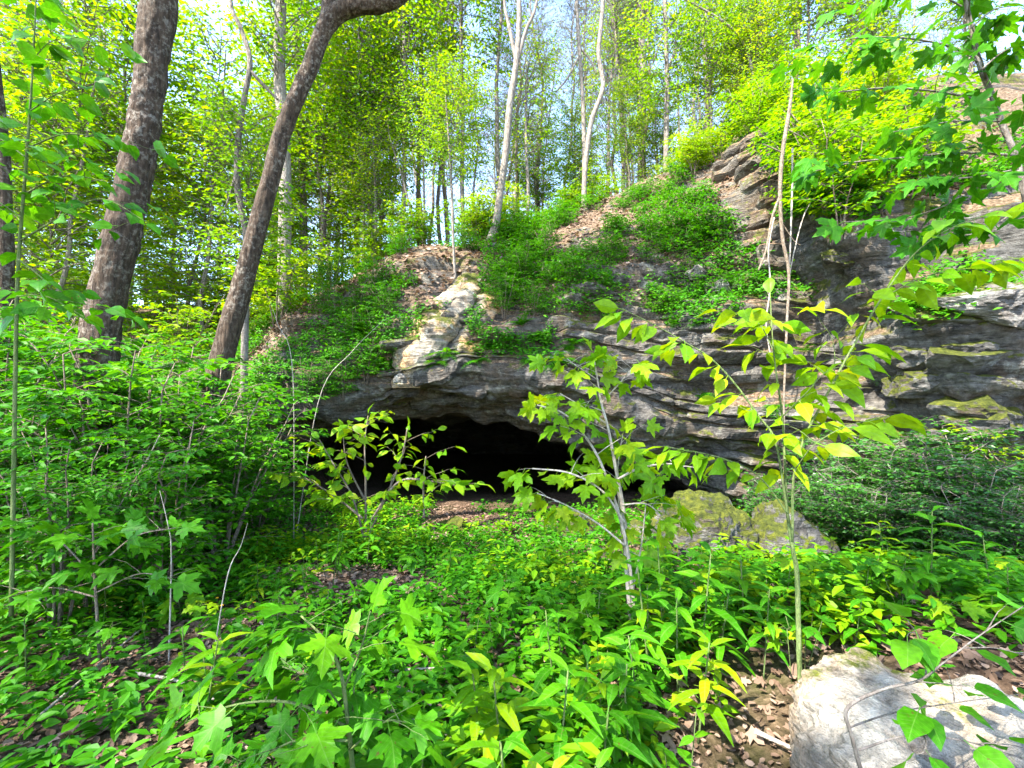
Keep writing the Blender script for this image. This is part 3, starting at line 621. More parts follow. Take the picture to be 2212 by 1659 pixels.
R_ = [
 ('straight grey tree on the ridge with small bright leaf tufts on its trunk', [(868, 545, 14), (873, 400, 13), (874, 200, 12), (872, 0, 11), (870, -200, 7)], 13, M_BKP, [('b0', 3.6, .8), ('b3', 7.5, .9)]),
 ('thin dark tree with yellow green crown behind the ridge', [(786, 560, 9), (784, 400, 9), (780, 280, 8), (776, 120, 6), (774, -30, 4)], 13.5, M_BKM, [('b1', 2.2, .75), ('b2', 5.2, .8)]),
 ('thin forked dark sapling behind the ridge near the pale straight tree', [(811, 590, 8), (812, 480, 8), (810, 390, 7), (806, 300, 4)], 12.6, M_BKM, [('b3', 1.6, .45)]),
 ('thin dark leaning pole crossing the straight grey ridge tree', [(905, 536, 7), (886, 450, 6), (865, 370, 5), (843, 300, 3), (838, 270, 2)], 12.2, M_BKM, ()),
 ('very thin straight sapling between two ridge trees', [(918, 530, 7), (916, 420, 6), (914, 320, 5), (912, 200, 3)], 12.4, M_BKM, [('b2', 2.2, .5)]),
 ('thin sunlit sapling standing on the bank above the cave', [(984, 612, 8), (979, 520, 7), (976, 420, 7), (970, 310, 6), (962, 205, 4)], 10.0, M_BKP, [('b1', 2.0, .42)]),
 ('straight mottled grey tree standing on the ridge above the cave', [(1002, 530, 12), (998, 400, 12), (1000, 250, 11), (996, 100, 10), (998, -80, 8), (1000, -250, 5)], 12.6, M_BKM, [('b0', 5.6, .85), ('b3', 2.0, .55)]),
 ('bent pale tree with a bulging root foot on top of the bank', [(1062, 522, 34), (1072, 480, 23), (1080, 420, 20), (1093, 325, 19), (1102, 222, 18), (1114, 147, 17), (1121, 60, 15), (1122, -40, 12), (1130, -220, 7)], 11.4, M_BKP, [('m0', 8, .6)]),
 ('slim pale tree right of the bent tree with its foot on the ridge', [(1139, 492, 10), (1141, 410, 9), (1137, 330, 8), (1136, 240, 7), (1138, 130, 4)], 13, M_BKP, [('m1', 1.8, .6)]),
 ('pale straight tree with upright limbs at the top of the green slope', [(1258, 456, 14), (1262, 378, 13), (1260, 240, 12), (1250, 85, 11), (1245, -20, 9), (1240, -200, 5)], 13, M_BKP, [('g1', 6, .4)]),
 ('wavy pale tree leaning against its straight neighbour on the slope', [(1262, 400, 14), (1268, 325, 14), (1279, 257, 14), (1303, 188, 13), (1293, 120, 13), (1298, 60, 12), (1303, -20, 11), (1300, -200, 6)], 12.4, M_BKP, [('m2', 8, .6)]),
 ('thick pale tree rising behind the upper green slope', [(1386, 330, 24), (1388, 170, 23), (1385, 0, 21), (1384, -220, 12)], 15, M_BKP, [('g2', 6, .5), ('m0', 1.0, .6)]),
 ('dark straight tree beside the thick pale tree on the upper slope', [(1438, 372, 15), (1440, 260, 15), (1441, 170, 14), (1436, 0, 13), (1434, -200, 8)], 12.5, M_BKM, [('b3', 2.0, .6)]),
 ('forked grey tree with a crooked left limb behind the upper slope', [(1530, 260, 18), (1526, 171, 17), (1523, 105, 15), (1512, 50, 12), (1497, 0, 10), (1480, -150, 5)], 15, M_BKM, [('g0', 5, .5)]),
 ('thin pale tree whose arching top bows over to the left', [(1630, 290, 11), (1628, 220, 10), (1624, 150, 9), (1602, 85, 8), (1560, 45, 7), (1497, 8, 5), (1440, -20, 3)], 12, M_BKP, [('b2', 1.5, .45)]),
]
LIMB = {7: [[(1117, 140, 9), (1098, 50, 8), (1090, 10, 6), (1086, -80, 4)], [(1110, 165, 8), (1135, 70, 8), (1156, 20, 6), (1170, -60, 3)]],
        8: [], 9: [[(1252, 120, 5), (1225, 170, 4), (1200, 200, 3)], [(1250, 100, 5), (1275, 130, 4), (1290, 160, 2)]], 0: [[(873, 260, 5), (910, 200, 4), (950, 130, 3)]],
        12: [[(1441, 160, 6), (1462, 100, 5), (1490, 88, 4), (1520, 100, 2)], [(1440, 60, 5), (1420, 110, 4), (1405, 150, 2)]],
        13: [[(1525, 120, 9), (1552, 75, 8), (1580, 30, 7), (1592, -30, 5)], [(1526, 150, 7), (1490, 125, 6), (1465, 132, 5), (1445, 150, 2)]],
        6: [[(998, 300, 4), (960, 240, 3), (930, 190, 2)]]}
for i, (lb, px, Yd, mt, cr) in enumerate(R_): tree(lb, [(a, b, w * .78) for a, b, w in px], Yd, mt, cr, LIMB.get(i, ()), seed=30 + i)
# bare snag and hanging vines before the right cliff
tree('bare broken dead snag with stubs standing before the dark upper cliff', [(1693, 900, 5), (1700, 700, 6), (1704, 590, 7), (1690, 512, 8), (1685, 410, 10), (1691, 325, 10), (1705, 239, 9), (1713, 170, 4)], 7.2, M_TWIG,
     (), [[(1690, 330, 4), (1660, 316, 3), (1648, 312, 2)], [(1700, 280, 4), (1722, 290, 3), (1740, 300, 2)], [(1686, 420, 6), (1668, 470, 6), (1655, 540, 5), (1638, 585, 4)], [(1688, 480, 3), (1715, 520, 2), (1730, 530, 2)], [(1704, 240, 3), (1722, 262, 3), (1738, 276, 2)]], ground=-.2, seed=51)
for i, (lb, px, Yd) in enumerate([('thin straight bare vine hanging beside the dead snag', [(1712, 320, 5), (1711, 420, 5), (1706, 560, 4), (1700, 660, 3)], 7.4),
                            ('slanting bare vine crossing in front of the upper cliff', [(1762, 420, 3), (1735, 470, 3), (1712, 560, 3), (1700, 640, 2)], 7.5),
                            ('twisted thin vine hanging left of the dead snag', [(1672, 470, 4), (1660, 540, 4), (1664, 620, 4), (1655, 700, 3), (1668, 790, 3)], 7.3)]):
    pts, rad = line_px(px, Yd); S = smooth_line(np.hstack([pts, rad[:, None]]), 24); m = MB(); tube(m, S[:, :3], S[:, 3], 5)
    tag(link('vine', m.mesh('vine', M_STICK)), lb, 'vine')

# younger trees on the slopes, far trees behind, and unseen trees added round the viewer for dappled shade
rng = np.random.default_rng(77)
def simple_tree(label, group, x, y, H, r, mat, crowns, seed):
    z = surf(x, y); root = thing('tree', (x, y, z - .1), label, 'tree', group)
    rg = np.random.default_rng(seed); n = 14; t = np.linspace(0, 1, n)
    pts = np.stack([rg.normal() * .35 * t * H * .1 + np.cumsum(rg.normal(size=n)) * .02 * H * .3, rg.normal() * .35 * t * H * .1 + np.cumsum(rg.normal(size=n)) * .02 * H * .3, t * H], 1); pts[:, :2] -= pts[0, :2]
    m = MB(); tube(m, pts, r * (1 - .75 * t) * np.where(t < .05, 1.3, 1), 9, .06, seed); link('trunk', m.mesh('trunk', mat), root)
    for j, (key, zc, sc) in enumerate(crowns):
        c = pts[min(n - 1, int(zc / H * n))]; add_crown(root, key, (c[0], c[1], zc), sc, rg.uniform(0, 6))
    return root
sp = [(-6.2, 14.5), (-8.5, 12.5), (-10.5, 14.5), (-12.5, 11), (-9.5, 18), (-13, 17), (-16, 14), (-7.2, 18.5), (-5.2, 16.5), (-4.2, 14), (-17, 20), (-12, 23), (-8, 24), (-20, 16), (-11, 10.5), (-14, 13), (-18, 17.5), (-15, 18.5), (-10.5, 12), (-7.4, 14.8), (-9.2, 15.2), (-21, 21)]
for i, (x, y) in enumerate(sp):
    H = rng.uniform(6, 10)
    simple_tree('%s young tree with %s bark and yellow green leaves on the left slope' % ('tall' if H > 8 else 'short', 'dark' if i % 2 else 'pale'), 'young trees on the left slope', x, y, H, .07, M_BKM if i % 2 else M_BKP, [('b%d' % (i % 4), H * .12, .8 * H / 8), ('b%d' % ((i + 1) % 4), H * .5, .8 * H / 8)], 200 + i)
sp = [(2.0, 14.5), (3.6, 13.5), (4.8, 14.2), (5.6, 12.6), (6.8, 12.2), (8.4, 12.5), (7.4, 14.5), (10, 13), (9.0, 15.5), (11.5, 14), (1.0, 16), (13, 12.5), (3, 18)]
for i, (x, y) in enumerate(sp):
    H = rng.uniform(3.4, 5.5) if x < 6 else rng.uniform(5, 8)
    simple_tree('%s leafy tree growing on top of the ridge right of the cave' % ('low' if H < 4.5 else 'small' if H < 5.6 else 'taller'), 'small trees on the right ridge', x, y, H, .05, M_BKM, [(('b%d', 'm%d')[i % 2] % (i % 3), H * .12, .75 * H / 7), ('b%d' % (i % 4), H * .5, .7 * H / 7)], 240 + i)
for i in range(40):
    a = (i + rng.uniform(0, 1)) / 40; x = -38 + 82 * a; y = rng.uniform(21, 40); H = rng.uniform(14, 24)
    simple_tree(('%s far forest tree with %s bark and sparse greyish spring leaves' % ('very tall' if H > 19 else 'tall', ('pale', 'dark')[i % 2])), 'far trees behind the ridge', x, y, H, rng.uniform(.12, .22), (M_BKP, M_BKM)[i % 2], [('g%d' % (i % 3), H * .30, .85), ('g%d' % ((i + 1) % 3), H * .55, .95)], 300 + i)
for i in range(30):
    x = -7 + 17.5 * (i + rng.uniform(0, 1)) / 30; y = rng.uniform(13.2, 21); H = rng.uniform(11, 17)
    simple_tree('%s thin %s forest tree standing just behind the ridge' % ('very tall' if H > 14 else 'tall', ('brown', 'grey')[i % 2]), 'thin trees behind the ridge', x, y, H, rng.uniform(.05, .10), (M_TWIG, M_BKM)[i % 2], [('m%d' % (i % 3), H * .42, .55), ('g%d' % (i % 3), H * .6, .5)] if i % 3 else [('g%d' % (i % 2), H * .45, .6)], 420 + i)
for i, (x, y, H) in enumerate([(-8.5, -3, 16), (-3, -4.5, 15), (4.5, -3, 13)]):  # out-of-view trees, added so their crowns break up the sunlight
    simple_tree('tall unseen tree added beside and behind the viewer to shade the clearing', 'added shade trees round the clearing', x, y, H, .2, M_BKD, [('h%d' % (i % 2), H * .62, 1.0)], 360 + i)

# ------------------------------------------------------------------ saplings with every leaf a part of its own
LEAFME = {}
lrng = np.random.default_rng(3)
def leaf_mesh(tn, tmpl, mat):
    var = int(lrng.integers(0, 6)); key = (tn, mat.name, var)
    if key not in LEAFME:
        rg = np.random.default_rng(var * 13 + len(tn)); V = tmpl[0].copy(); x, y = V[:, 0].copy(), V[:, 1].copy()
        V[:, 2] += rg.normal() * .22 * x * y + rg.normal() * .12 * y * y - rg.uniform(0, .25) * y ** 3 + .035 * np.sin(9 * y + var) * abs(x) / .3 + rg.normal(size=len(x)) * .012
        V[:, 0] += rg.normal() * .09 * y * y + rg.normal() * .06 * abs(x)
        m = MB(); m.add(V, *tmpl[1])
        if tn != 'blade': m.add([(-.011, -.28, .05), (.011, -.28, .05), (.011, .12 if tn == 'maple' else .03, 0), (-.011, .12 if tn == 'maple' else .03, 0)], [(0, 1, 2, 3)])
        LEAFME[key] = m.mesh('leaf', mat)
    return LEAFME[key]
def sapling(name, label, lines, tn, tmpl, lmat, smat, llen, sp, cat='sapling', twig=0, tw_len=.3, opp=False, t0=.3, droop=.3, seed=0, ang=60, wob=.35, maxl=290, ground=True, term=True):
    rg = np.random.default_rng(seed); fo = Fol(); first = line_px(lines[0], None)[0][0]
    base = np.array(first); root = thing(name, base, label, cat); own = []
    for li, l in enumerate(lines):
        pts, rad = line_px(l, None); S = smooth_line(np.hstack([pts, rad[:, None]]), 6 * len(pts))
        m = MB(); tube(m, S[:, :3] - base, np.maximum(S[:, 3], .0015), 7, .05, seed); nm = 'stem' if li == 0 else 'branch'
        so = link(nm, m.mesh(nm, smat), root)
        k0 = len(fo.p); leaf_along(rg, fo, S[:, :3] - base, sp, llen, t0 if li else max(t0, .55), droop, opp, ang, wob, term)
        if twig:
            tm = MB(); L = len(S)
            for i in range(twig):
                u = (t0 if li else .5) + (1 - (t0 if li else .5)) * (i + rg.uniform(0, .9)) / twig; j = min(int(u * (L - 1)), L - 2)
                d = nrm(S[j + 1, :3] - S[j, :3]); a = rg.uniform(0, 2 * pi)
                dd = d * .35 + np.array((cos(a), .6 * sin(a), rg.uniform(-.1, .3)))
                grow(rg, tm, fo, S[j, :3] - base, dd, tw_len * rg.uniform(.6, 1.2), max(.0022, S[j, 3] * .45), sp, llen, 0, .15, 4, 0, t0=.35, droop=droop, opp=opp, ang=ang, wob=wob)
            link('twigs', tm.mesh('twigs', smat), so)
        own += [so] * (len(fo.p) - k0)
    p, d, u, s = fo.arr()
    idx = np.arange(len(p)); rg.shuffle(idx)
    for i in idx[:maxl]: link('leaf', leaf_mesh(tn, tmpl, lmat), own[i], leafM(p[i] + .16 * s[i] * nrm(d[i]), d[i], u[i], s[i], rg.uniform(.85, 1.15)))
    return root
def Yd(l, Y): return [(a, b, w, Y + (c[0] if c else 0)) for a, b, w, *c in l]

sapling('sapling', 'tall thin sapling with big oval leaves growing beside the pale boulder', [
    Yd([(1736, 1600, 13.6), (1727, 1434, 12.2), (1722, 1246, 11.6), (1713, 1189, 10.2), (1700, 1100, 7.5, .03), (1696, 1009, 6.8, .05), (1690, 900, 5.4, .1), (1676, 800, 4.1, .12), (1668, 720, 3.4, .15), (1664, 640, 2.7, .2)], 2.25),
    Yd([(1704, 1130, 6.1), (1676, 959, 5.4, .03), (1640, 900, 5.4, .06), (1580, 820, 4.8, .1), (1530, 770, 4.1, .1), (1487, 744, 3.4, .1), (1420, 705, 2.7, .1), (1345, 668, 2.0, .1)], 2.25),
    Yd([(1711, 1170, 6.8), (1722, 990, 6.1), (1803, 822, 6.1), (1864, 712, 5.4), (1910, 636, 4.8), (1975, 549, 4.1), (2060, 490, 3.4, -.1), (2170, 455, 2.7, -.15)], 2.25),
    Yd([(1702, 1110, 4.1), (1640, 1030, 3.4, .05), (1560, 990, 2.7, .1), (1440, 965, 2.0, .15)], 2.2),
    Yd([(1905, 645, 3.4), (1990, 600, 3.4, -.1), (2090, 580, 2.7, -.15), (2200, 560, 2.0, -.2)], 2.25),
    Yd([(1690, 900, 3.4), (1740, 850, 2.7, -.1), (1790, 800, 2.0, -.1), (1850, 790, 1.4, -.15)], 2.3),
    Yd([(1720, 1010, 3.4), (1760, 960, 2.7, -.1), (1830, 920, 2.0, -.1), (1900, 905, 1.4, -.1)], 2.2),
    Yd([(1672, 760, 2.7), (1640, 700, 2.0, .1), (1600, 690, 1.4, .1)], 2.4),
    Yd([(1803, 822, 2.7), (1800, 740, 2.0, .1), (1770, 690, 1.4, .1)], 2.3)],
    'ovate', L_OV, M_NB, M_STEM, .135, .085, opp=True, t0=.22, droop=.28, seed=401, twig=3, tw_len=.2, wob=.5, maxl=298)
sapling('maple_sapling', 'sunlit maple sapling with pale bare stems in front of the dark cave mouth', [
    Yd([(1364, 1345, 12), (1352, 1200, 11), (1348, 1116, 10), (1330, 1010, 8), (1313, 923, 6), (1299, 870, 5), (1289, 810, 4), (1282, 765, 3)], 3.1),
    Yd([(1372, 1330, 8), (1350, 1160, 8), (1302, 1010, 6), (1258, 935, 5), (1215, 892, 4), (1160, 875, 3)], 3.05),
    Yd([(1350, 1130, 6), (1300, 1060, 5), (1230, 1022, 4), (1150, 1012, 3)], 3.0),
    Yd([(1335, 1035, 6), (1380, 1012, 5), (1440, 1002, 4), (1500, 1010, 2)], 3.0),
    Yd([(1352, 1180, 5), (1290, 1130, 4), (1220, 1090, 3), (1160, 1065, 2)], 2.95),
    Yd([(1310, 915, 4), (1260, 880, 3), (1210, 850, 2)], 3.1), Yd([(1300, 870, 4), (1345, 820, 3), (1370, 790, 2)], 3.1),
    Yd([(1345, 1090, 4), (1400, 1090, 3), (1440, 1130, 2)], 3.05), Yd([(1290, 820, 3), (1245, 790, 2), (1225, 775, 2)], 3.1),
    Yd([(1366, 1300, 6), (1340, 1120, 5), (1335, 1010, 3), (1345, 940, 2)], 3.15), Yd([(1360, 1310, 5), (1385, 1180, 4), (1395, 1090, 2)], 3.1)],
    'maple', L_MAP, M_NB, M_STICK, .135, .10, t0=.35, droop=.6, seed=402, twig=4, tw_len=.2, wob=.8, maxl=270)
sapling('shrub', 'many stemmed leafy shrub standing out against the black cave mouth', [
    Yd([(790, 1165, 6), (790, 1050, 5), (788, 960, 3), (795, 898, 2)], 5.6), Yd([(786, 1160, 5), (760, 1070, 4), (722, 1005, 3), (690, 950, 2)], 5.5),
    Yd([(794, 1160, 5), (840, 1060, 4), (868, 985, 4), (880, 925, 2)], 5.6), Yd([(798, 1130, 6), (860, 1042, 5), (930, 1040, 4), (1000, 1052, 2)], 5.5),
    Yd([(784, 1120, 6), (720, 1070, 4), (655, 1030, 2)], 5.4), Yd([(788, 1080, 5), (750, 1000, 3), (740, 930, 2)], 5.6), Yd([(916, 1120, 5), (915, 1040, 4), (920, 985, 2)], 5.5)],
    'ovate', L_OV, M_NB, M_TWIG, .15, .07, cat='shrub', opp=True, t0=.25, droop=.25, seed=403, twig=5, tw_len=.4, wob=.9, maxl=299)
sapling('maple_sapling', 'low maple seedling with broad bright leaves spread over the leaf litter', [
    Yd([(765, 1690, 12), (752, 1560, 10), (735, 1450, 8), (700, 1380, 6), (650, 1330, 4)], 1.62), Yd([(750, 1570, 7), (640, 1520, 6), (520, 1520, 5), (400, 1560, 3)], 1.62),
    Yd([(742, 1490, 6), (780, 1400, 5), (800, 1320, 3)], 1.7), Yd([(745, 1540, 5), (690, 1470, 4), (610, 1440, 3)], 1.7), Yd([(752, 1600, 6), (640, 1600, 5), (560, 1640, 3)], 1.5), Yd([(755, 1620, 5), (830, 1560, 4), (880, 1560, 2)], 1.6)],
    'maple', L_MAP, M_NM, M_STEM, .135, .085, t0=.25, droop=.35, seed=404, twig=4, tw_len=.18, wob=.45, maxl=170)
sapling('maple_sapling', 'small maple seedling under the left shrubs with level leaves', [
    Yd([(215, 1420, 9), (205, 1250, 7), (200, 1130, 4)], 2.9), Yd([(206, 1250, 5), (130, 1170, 4), (60, 1140, 2)], 2.9), Yd([(205, 1230, 5), (290, 1160, 4), (380, 1140, 2)], 2.9), Yd([(208, 1290, 5), (120, 1270, 4), (40, 1280, 2)], 2.8), Yd([(208, 1280, 4), (300, 1240, 3), (370, 1250, 2)], 2.8)],
    'maple', L_MAP, M_NM, M_TWIG, .14, .12, t0=.3, droop=.2, seed=405, twig=4, tw_len=.2, wob=.5, maxl=150)
sapling('sapling', 'low sapling with round leaves on dark twigs hanging over the pale boulder', [
    Yd([(1870, 1700, 12), (1840, 1590, 10), (1830, 1530, 9), (1905, 1490, 8), (1985, 1470, 7), (2040, 1430, 5), (2120, 1370, 4), (2210, 1310, 3)], 1.35),
    Yd([(1855, 1620, 6), (1960, 1590, 5), (2080, 1600, 4), (2215, 1640, 3)], 1.3), Yd([(1838, 1570, 5), (1930, 1540, 4), (2050, 1520, 3), (2200, 1500, 2)], 1.4),
    Yd([(2000, 1460, 5), (2000, 1400, 4), (1960, 1340, 2)], 1.45), Yd([(2080, 1400, 4), (2150, 1400, 3), (2230, 1420, 2)], 1.35)],
    'round', L_RND, M_NM, M_BKM, .095, .085, t0=.3, droop=.2, seed=406, twig=2, tw_len=.13, wob=.4, maxl=80)
sapling('sapling', 'slender sapling with broad shady leaves at the left edge before the thick tree', [
    Yd([(24, 1330, 13), (30, 1000, 12), (38, 600, 10), (58, 330, 8), (72, 120, 5), (80, -60, 3)], 2.9), Yd([(44, 520, 6), (130, 470, 5), (220, 430, 4), (318, 480, 2)], 2.9),
    Yd([(50, 420, 5), (140, 380, 4), (245, 395, 2)], 2.9), Yd([(58, 320, 5), (140, 290, 4), (240, 300, 2)], 2.85), Yd([(64, 240, 4), (130, 200, 3), (200, 190, 2)], 2.9), Yd([(40, 560, 5), (90, 600, 4), (140, 660, 2)], 2.8), Yd([(56, 340, 4), (0, 300, 3), (-60, 280, 2)], 2.8), Yd([(46, 470, 4), (0, 440, 3), (-50, 440, 2)], 2.8), Yd([(36, 640, 4), (100, 640, 3), (190, 690, 2)], 2.7), Yd([(70, 130, 3), (110, 90, 2), (170, 80, 2)], 2.9)],
    'round', L_RND, M_NM, M_STEM, .115, .075, t0=.2, droop=.25, seed=407, twig=5, tw_len=.3, wob=.5, maxl=298)
sapling('maple_tree', 'leaning mottled maple at the right edge with level leafy branches', [
    Yd([(2250, 700, 22), (2225, 480, 20), (2194, 342, 18), (2166, 274, 17), (2145, 212, 16), (2118, 147, 15), (2100, 68, 14), (2086, 0, 12), (2070, -150, 8)], 3.4),
    Yd([(2190, 335, 8), (2080, 330, 6), (1960, 340, 5), (1850, 350, 4), (1760, 370, 2)], 3.3), Yd([(2205, 390, 7), (2080, 430, 5), (1960, 470, 4), (1820, 480, 2)], 3.2),
    Yd([(2150, 225, 7), (2040, 200, 6), (1920, 190, 5), (1800, 200, 3)], 3.4), Yd([(2112, 120, 7), (2010, 90, 5), (1900, 80, 4), (1780, 90, 2)], 3.5), Yd([(2120, 150, 6), (2170, 110, 4), (2230, 90, 2)], 3.2),
    Yd([(2090, 20, 5), (2000, -20, 4), (1880, -10, 2)], 3.5), Yd([(2160, 262, 5), (2060, 262, 4), (1930, 285, 2)], 3.1), Yd([(2200, 365, 5), (2120, 380, 4), (2030, 390, 2)], 3.0), Yd([(2098, 60, 5), (2150, 20, 4), (2220, 10, 2)], 3.2), Yd([(2215, 440, 5), (2120, 500, 4), (1990, 520, 2)], 3.1)],
    'maple', L_MAP, M_NM, M_BKM, .16, .09, cat='tree', t0=.15, droop=.4, seed=408, twig=4, tw_len=.35, wob=.6, maxl=299)

# ------------------------------------------------------------------ shrubs
def shrub_mesh(seed, H, R, nst, nbr, tw, sp, llen, tmpl, lmat, smat, rise=.25, droop=.2):
    rg = np.random.default_rng(seed); sm = MB(); fo = Fol()
    for s in range(nst):
        a = rg.uniform(0, 2 * pi); h = H * rg.uniform(.65, 1.05); t = np.linspace(0, 1, 8)[:, None]
        lean = np.array((cos(a), sin(a), 0)) * R * rg.uniform(.1, .7)
        pts = np.array((cos(a), sin(a), 0)) * .06 + lean * t ** 1.4 + ZUP * h * t + rg.normal(size=(8, 3)) * .02 * t; pts[0, 2] = -.06
        tube(sm, pts, np.linspace(.010, .003, 8) * (H / 1.5 + .3), 5)
        for b in range(nbr):
            u = .22 + .76 * (b + rg.uniform(0, .8)) / nbr; p = pts[min(7, int(u * 7.99))]; aa = b * 2.4 + a + rg.normal() * .4
            grow(rg, sm, fo, p, np.array((cos(aa), sin(aa), rg.uniform(.0, .5))), R * rg.uniform(.35, .75) * (1.1 - .55 * u), .004, sp, llen, tw, rise, 3, droop=droop, wob=.35)
    m = MB(); leaves(m, tmpl, *fo.arr())
    return sm.mesh('stems', smat), m.mesh('foliage', lmat, False)
SH = {'l': [shrub_mesh(500 + i, 1.9, 1.0, 6, 12, 4, .05, .10, L_MID, M_LM, M_TWIG) for i in range(4)],
      'b': [shrub_mesh(520 + i, 1.6, 1.1, 5, 11, 4, .065, .12, L_MID, M_LB, M_TWIG) for i in range(4)],
      's': [shrub_mesh(540 + i, .7, .6, 5, 9, 3, .045, .08, L_MID, M_LM, M_STEM) for i in range(3)],
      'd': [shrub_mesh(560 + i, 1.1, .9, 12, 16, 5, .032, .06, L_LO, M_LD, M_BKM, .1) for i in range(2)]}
def shrub(kind, i, x, y, label, group, sc=1, z=None):
    z = surf(x, y) if z is None else z
    r = thing('shrub', (x, y, z), label, 'shrub', group, i * 2.1, sc)
    for nm, me in zip(('stems', 'foliage'), SH[kind][i % len(SH[kind])]): link(nm, me, r)
    return r
rng = np.random.default_rng(91)
n = 0
while n < 54:
    x = rng.uniform(-8.5, -1.9); y = rng.uniform(3.2, 8.6)
    if x > -2.9 and y > 5.2: continue
    if abs(x + 4.7) < .45 and abs(y - 5) < .45: continue
    if x / y < -1.35 or x / y > -.54 or (y < 4.4 and x / y > -.75): continue
    sc = rng.uniform(.8, 1.35) * (1 if y > 4.5 else .62)
    shrub('l', n, x, y, ('tall ' if sc > 1.15 else 'low ' if sc < .85 else '') + 'leafy green understory shrub growing near ' + near(x, y), 'understory shrubs left of the cave', sc); n += 1
n = 0
while n < 70:
    x = rng.uniform(-20, -5); y = rng.uniform(9.5, 22)
    if x / y < -1.3: continue
    shrub('b', n, x, y, 'yellow green shrub on the sunny slope behind the thick leaning tree', 'shrubs on the sunny left slope', rng.uniform(.8, 1.35)); n += 1
for n in range(44):
    x = rng.uniform(-5, 9.5); q = prof(np.array([x]))[0]; y = q[7, 0] + rng.uniform(-.4, 1.6)
    shrub('b', n, x, y, 'bright leafy shrub along the ridge above the rock face', 'shrubs along the ridge', rng.uniform(.45, .9))
for n in range(50):
    x = rng.uniform(-.5, 4.6); v = rng.uniform(5.2, 7.0) if n < 32 else rng.uniform(4.4, 5.3); p = hill(np.array(x), np.array(v))
    shrub('s', n, p[0], p[1], ('small green bush on the steep bank above the middle of the cave mouth' if x < 1.3 else 'small green bush on the steep bank right of the bent pale tree' if v > 5.3 else 'small green bush on the ledge above the layered rock'), 'bushes on the steep bank', rng.uniform(.6, 1.1), p[2] - .08)
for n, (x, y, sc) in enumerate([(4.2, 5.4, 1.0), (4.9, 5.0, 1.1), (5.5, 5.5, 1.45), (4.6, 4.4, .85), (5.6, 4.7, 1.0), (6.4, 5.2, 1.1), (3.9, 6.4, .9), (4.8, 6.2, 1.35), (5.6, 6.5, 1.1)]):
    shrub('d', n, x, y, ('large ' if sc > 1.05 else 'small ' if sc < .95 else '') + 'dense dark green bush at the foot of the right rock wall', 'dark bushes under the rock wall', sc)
shrub('b', 2, 6.6, 5.6, 'bright yellow green bush beside the dark bushes at the foot of the outcrop', None, .95)
for n, (a, b) in enumerate([(128, 70), (135, 85), (142, 60), (138, 100), (148, 80), (150, 105), (130, 50), (145, 45), (155, 65), (125, 95), (120, 60), (115, 80), (108, 55), (110, 70), (104, 85), (98, 60), (112, 95)]):
    p = OP[a, b]; shrub('b', n, p[0], p[1], 'leafy bright bush on the upper slope of the right rock outcrop', 'bushes on the outcrop slope', rng.uniform(.6, 1.1), p[2] - .05)
shrub('b', 1, -4.2, 10.1, 'bright bush hanging on the left rim of the cave pit', None, .7)
for n, (px, py, Y_) in enumerate([(840, 700, 9.3), (760, 760, 9.1), (700, 800, 8.7), (720, 640, 9.9), (790, 830, 8.9), (690, 700, 9.4), (730, 720, 9.3), (800, 640, 9.9), (770, 690, 9.5), (660, 850, 8.5), (740, 850, 8.8), (820, 770, 9.1), (1010, 560, 10.6), (1130, 610, 9.9), (1180, 560, 10.3), (1090, 690, 9.3), (860, 570, 10.6), (1150, 700, 9.2)]):
    p = P(px, py, Y_); shrub('l', n + 1, p[0], p[1], 'green bush growing on the steep rock above the cave mouth', 'bushes on the rock above the mouth', .5, min(p[2], hill_z(p[0], Y_ + .15)))

# ------------------------------------------------------------------ ferns on the rock face
def frond(seed):
    rg = np.random.default_rng(seed); m = MB(); n = 11; t = np.linspace(0, 1, n)
    pts = np.stack([0 * t, t, .35 * t - .75 * t ** 2], 1); tube(m, pts, np.linspace(.012, .004, n), 3)
    p = []; d = []; u = []; s = []
    for i in range(1, n):
        for sd in (1, -1):
            p.append(pts[i]); d.append((sd, .35, -.15)); u.append((0, 0, 1)); s.append(.30 * (1 - t[i]) ** .7 + .05)
    leaves(m, L_LAN, np.array(p), np.array(d, float), np.array(u, float), np.array(s), 1.1)
    return m.mesh('frond', M_LM)
FR = [frond(i) for i in range(3)]
rng = np.random.default_rng(17)
FS = [(-1.6 + .25 * i + rng.normal() * .1, rng.uniform(3.15, 3.7)) for i in range(7)] + [(.2 + .13 * i, rng.uniform(3.2, 4.3)) for i in range(9)] + [(-3.4 + .2 * i, rng.uniform(3.3, 4.3)) for i in range(6)] + [(rng.uniform(2, 7), rng.uniform(3.2, 4.9)) for i in range(9)]
for i, (x, v) in enumerate(FS):
    p = hill(np.array(x), np.array(v)); nn = LN(np.array(x), np.array(v)); p = p + nn * .12
    r = thing('fern', p, 'green fern tuft hanging from the layered rock above the cave', 'fern', 'ferns on the rock face')
    for j in range(9):
        a = rng.uniform(-1.35, 1.35); d = nrm(nn + np.array((sin(a) * 1.3, 0, rng.uniform(-.5, .5))))
        link('frond', FR[j % 3], r, leafM(np.zeros(3) - nn * .15, d, ZUP + nn * .2, rng.uniform(.22, .42)))

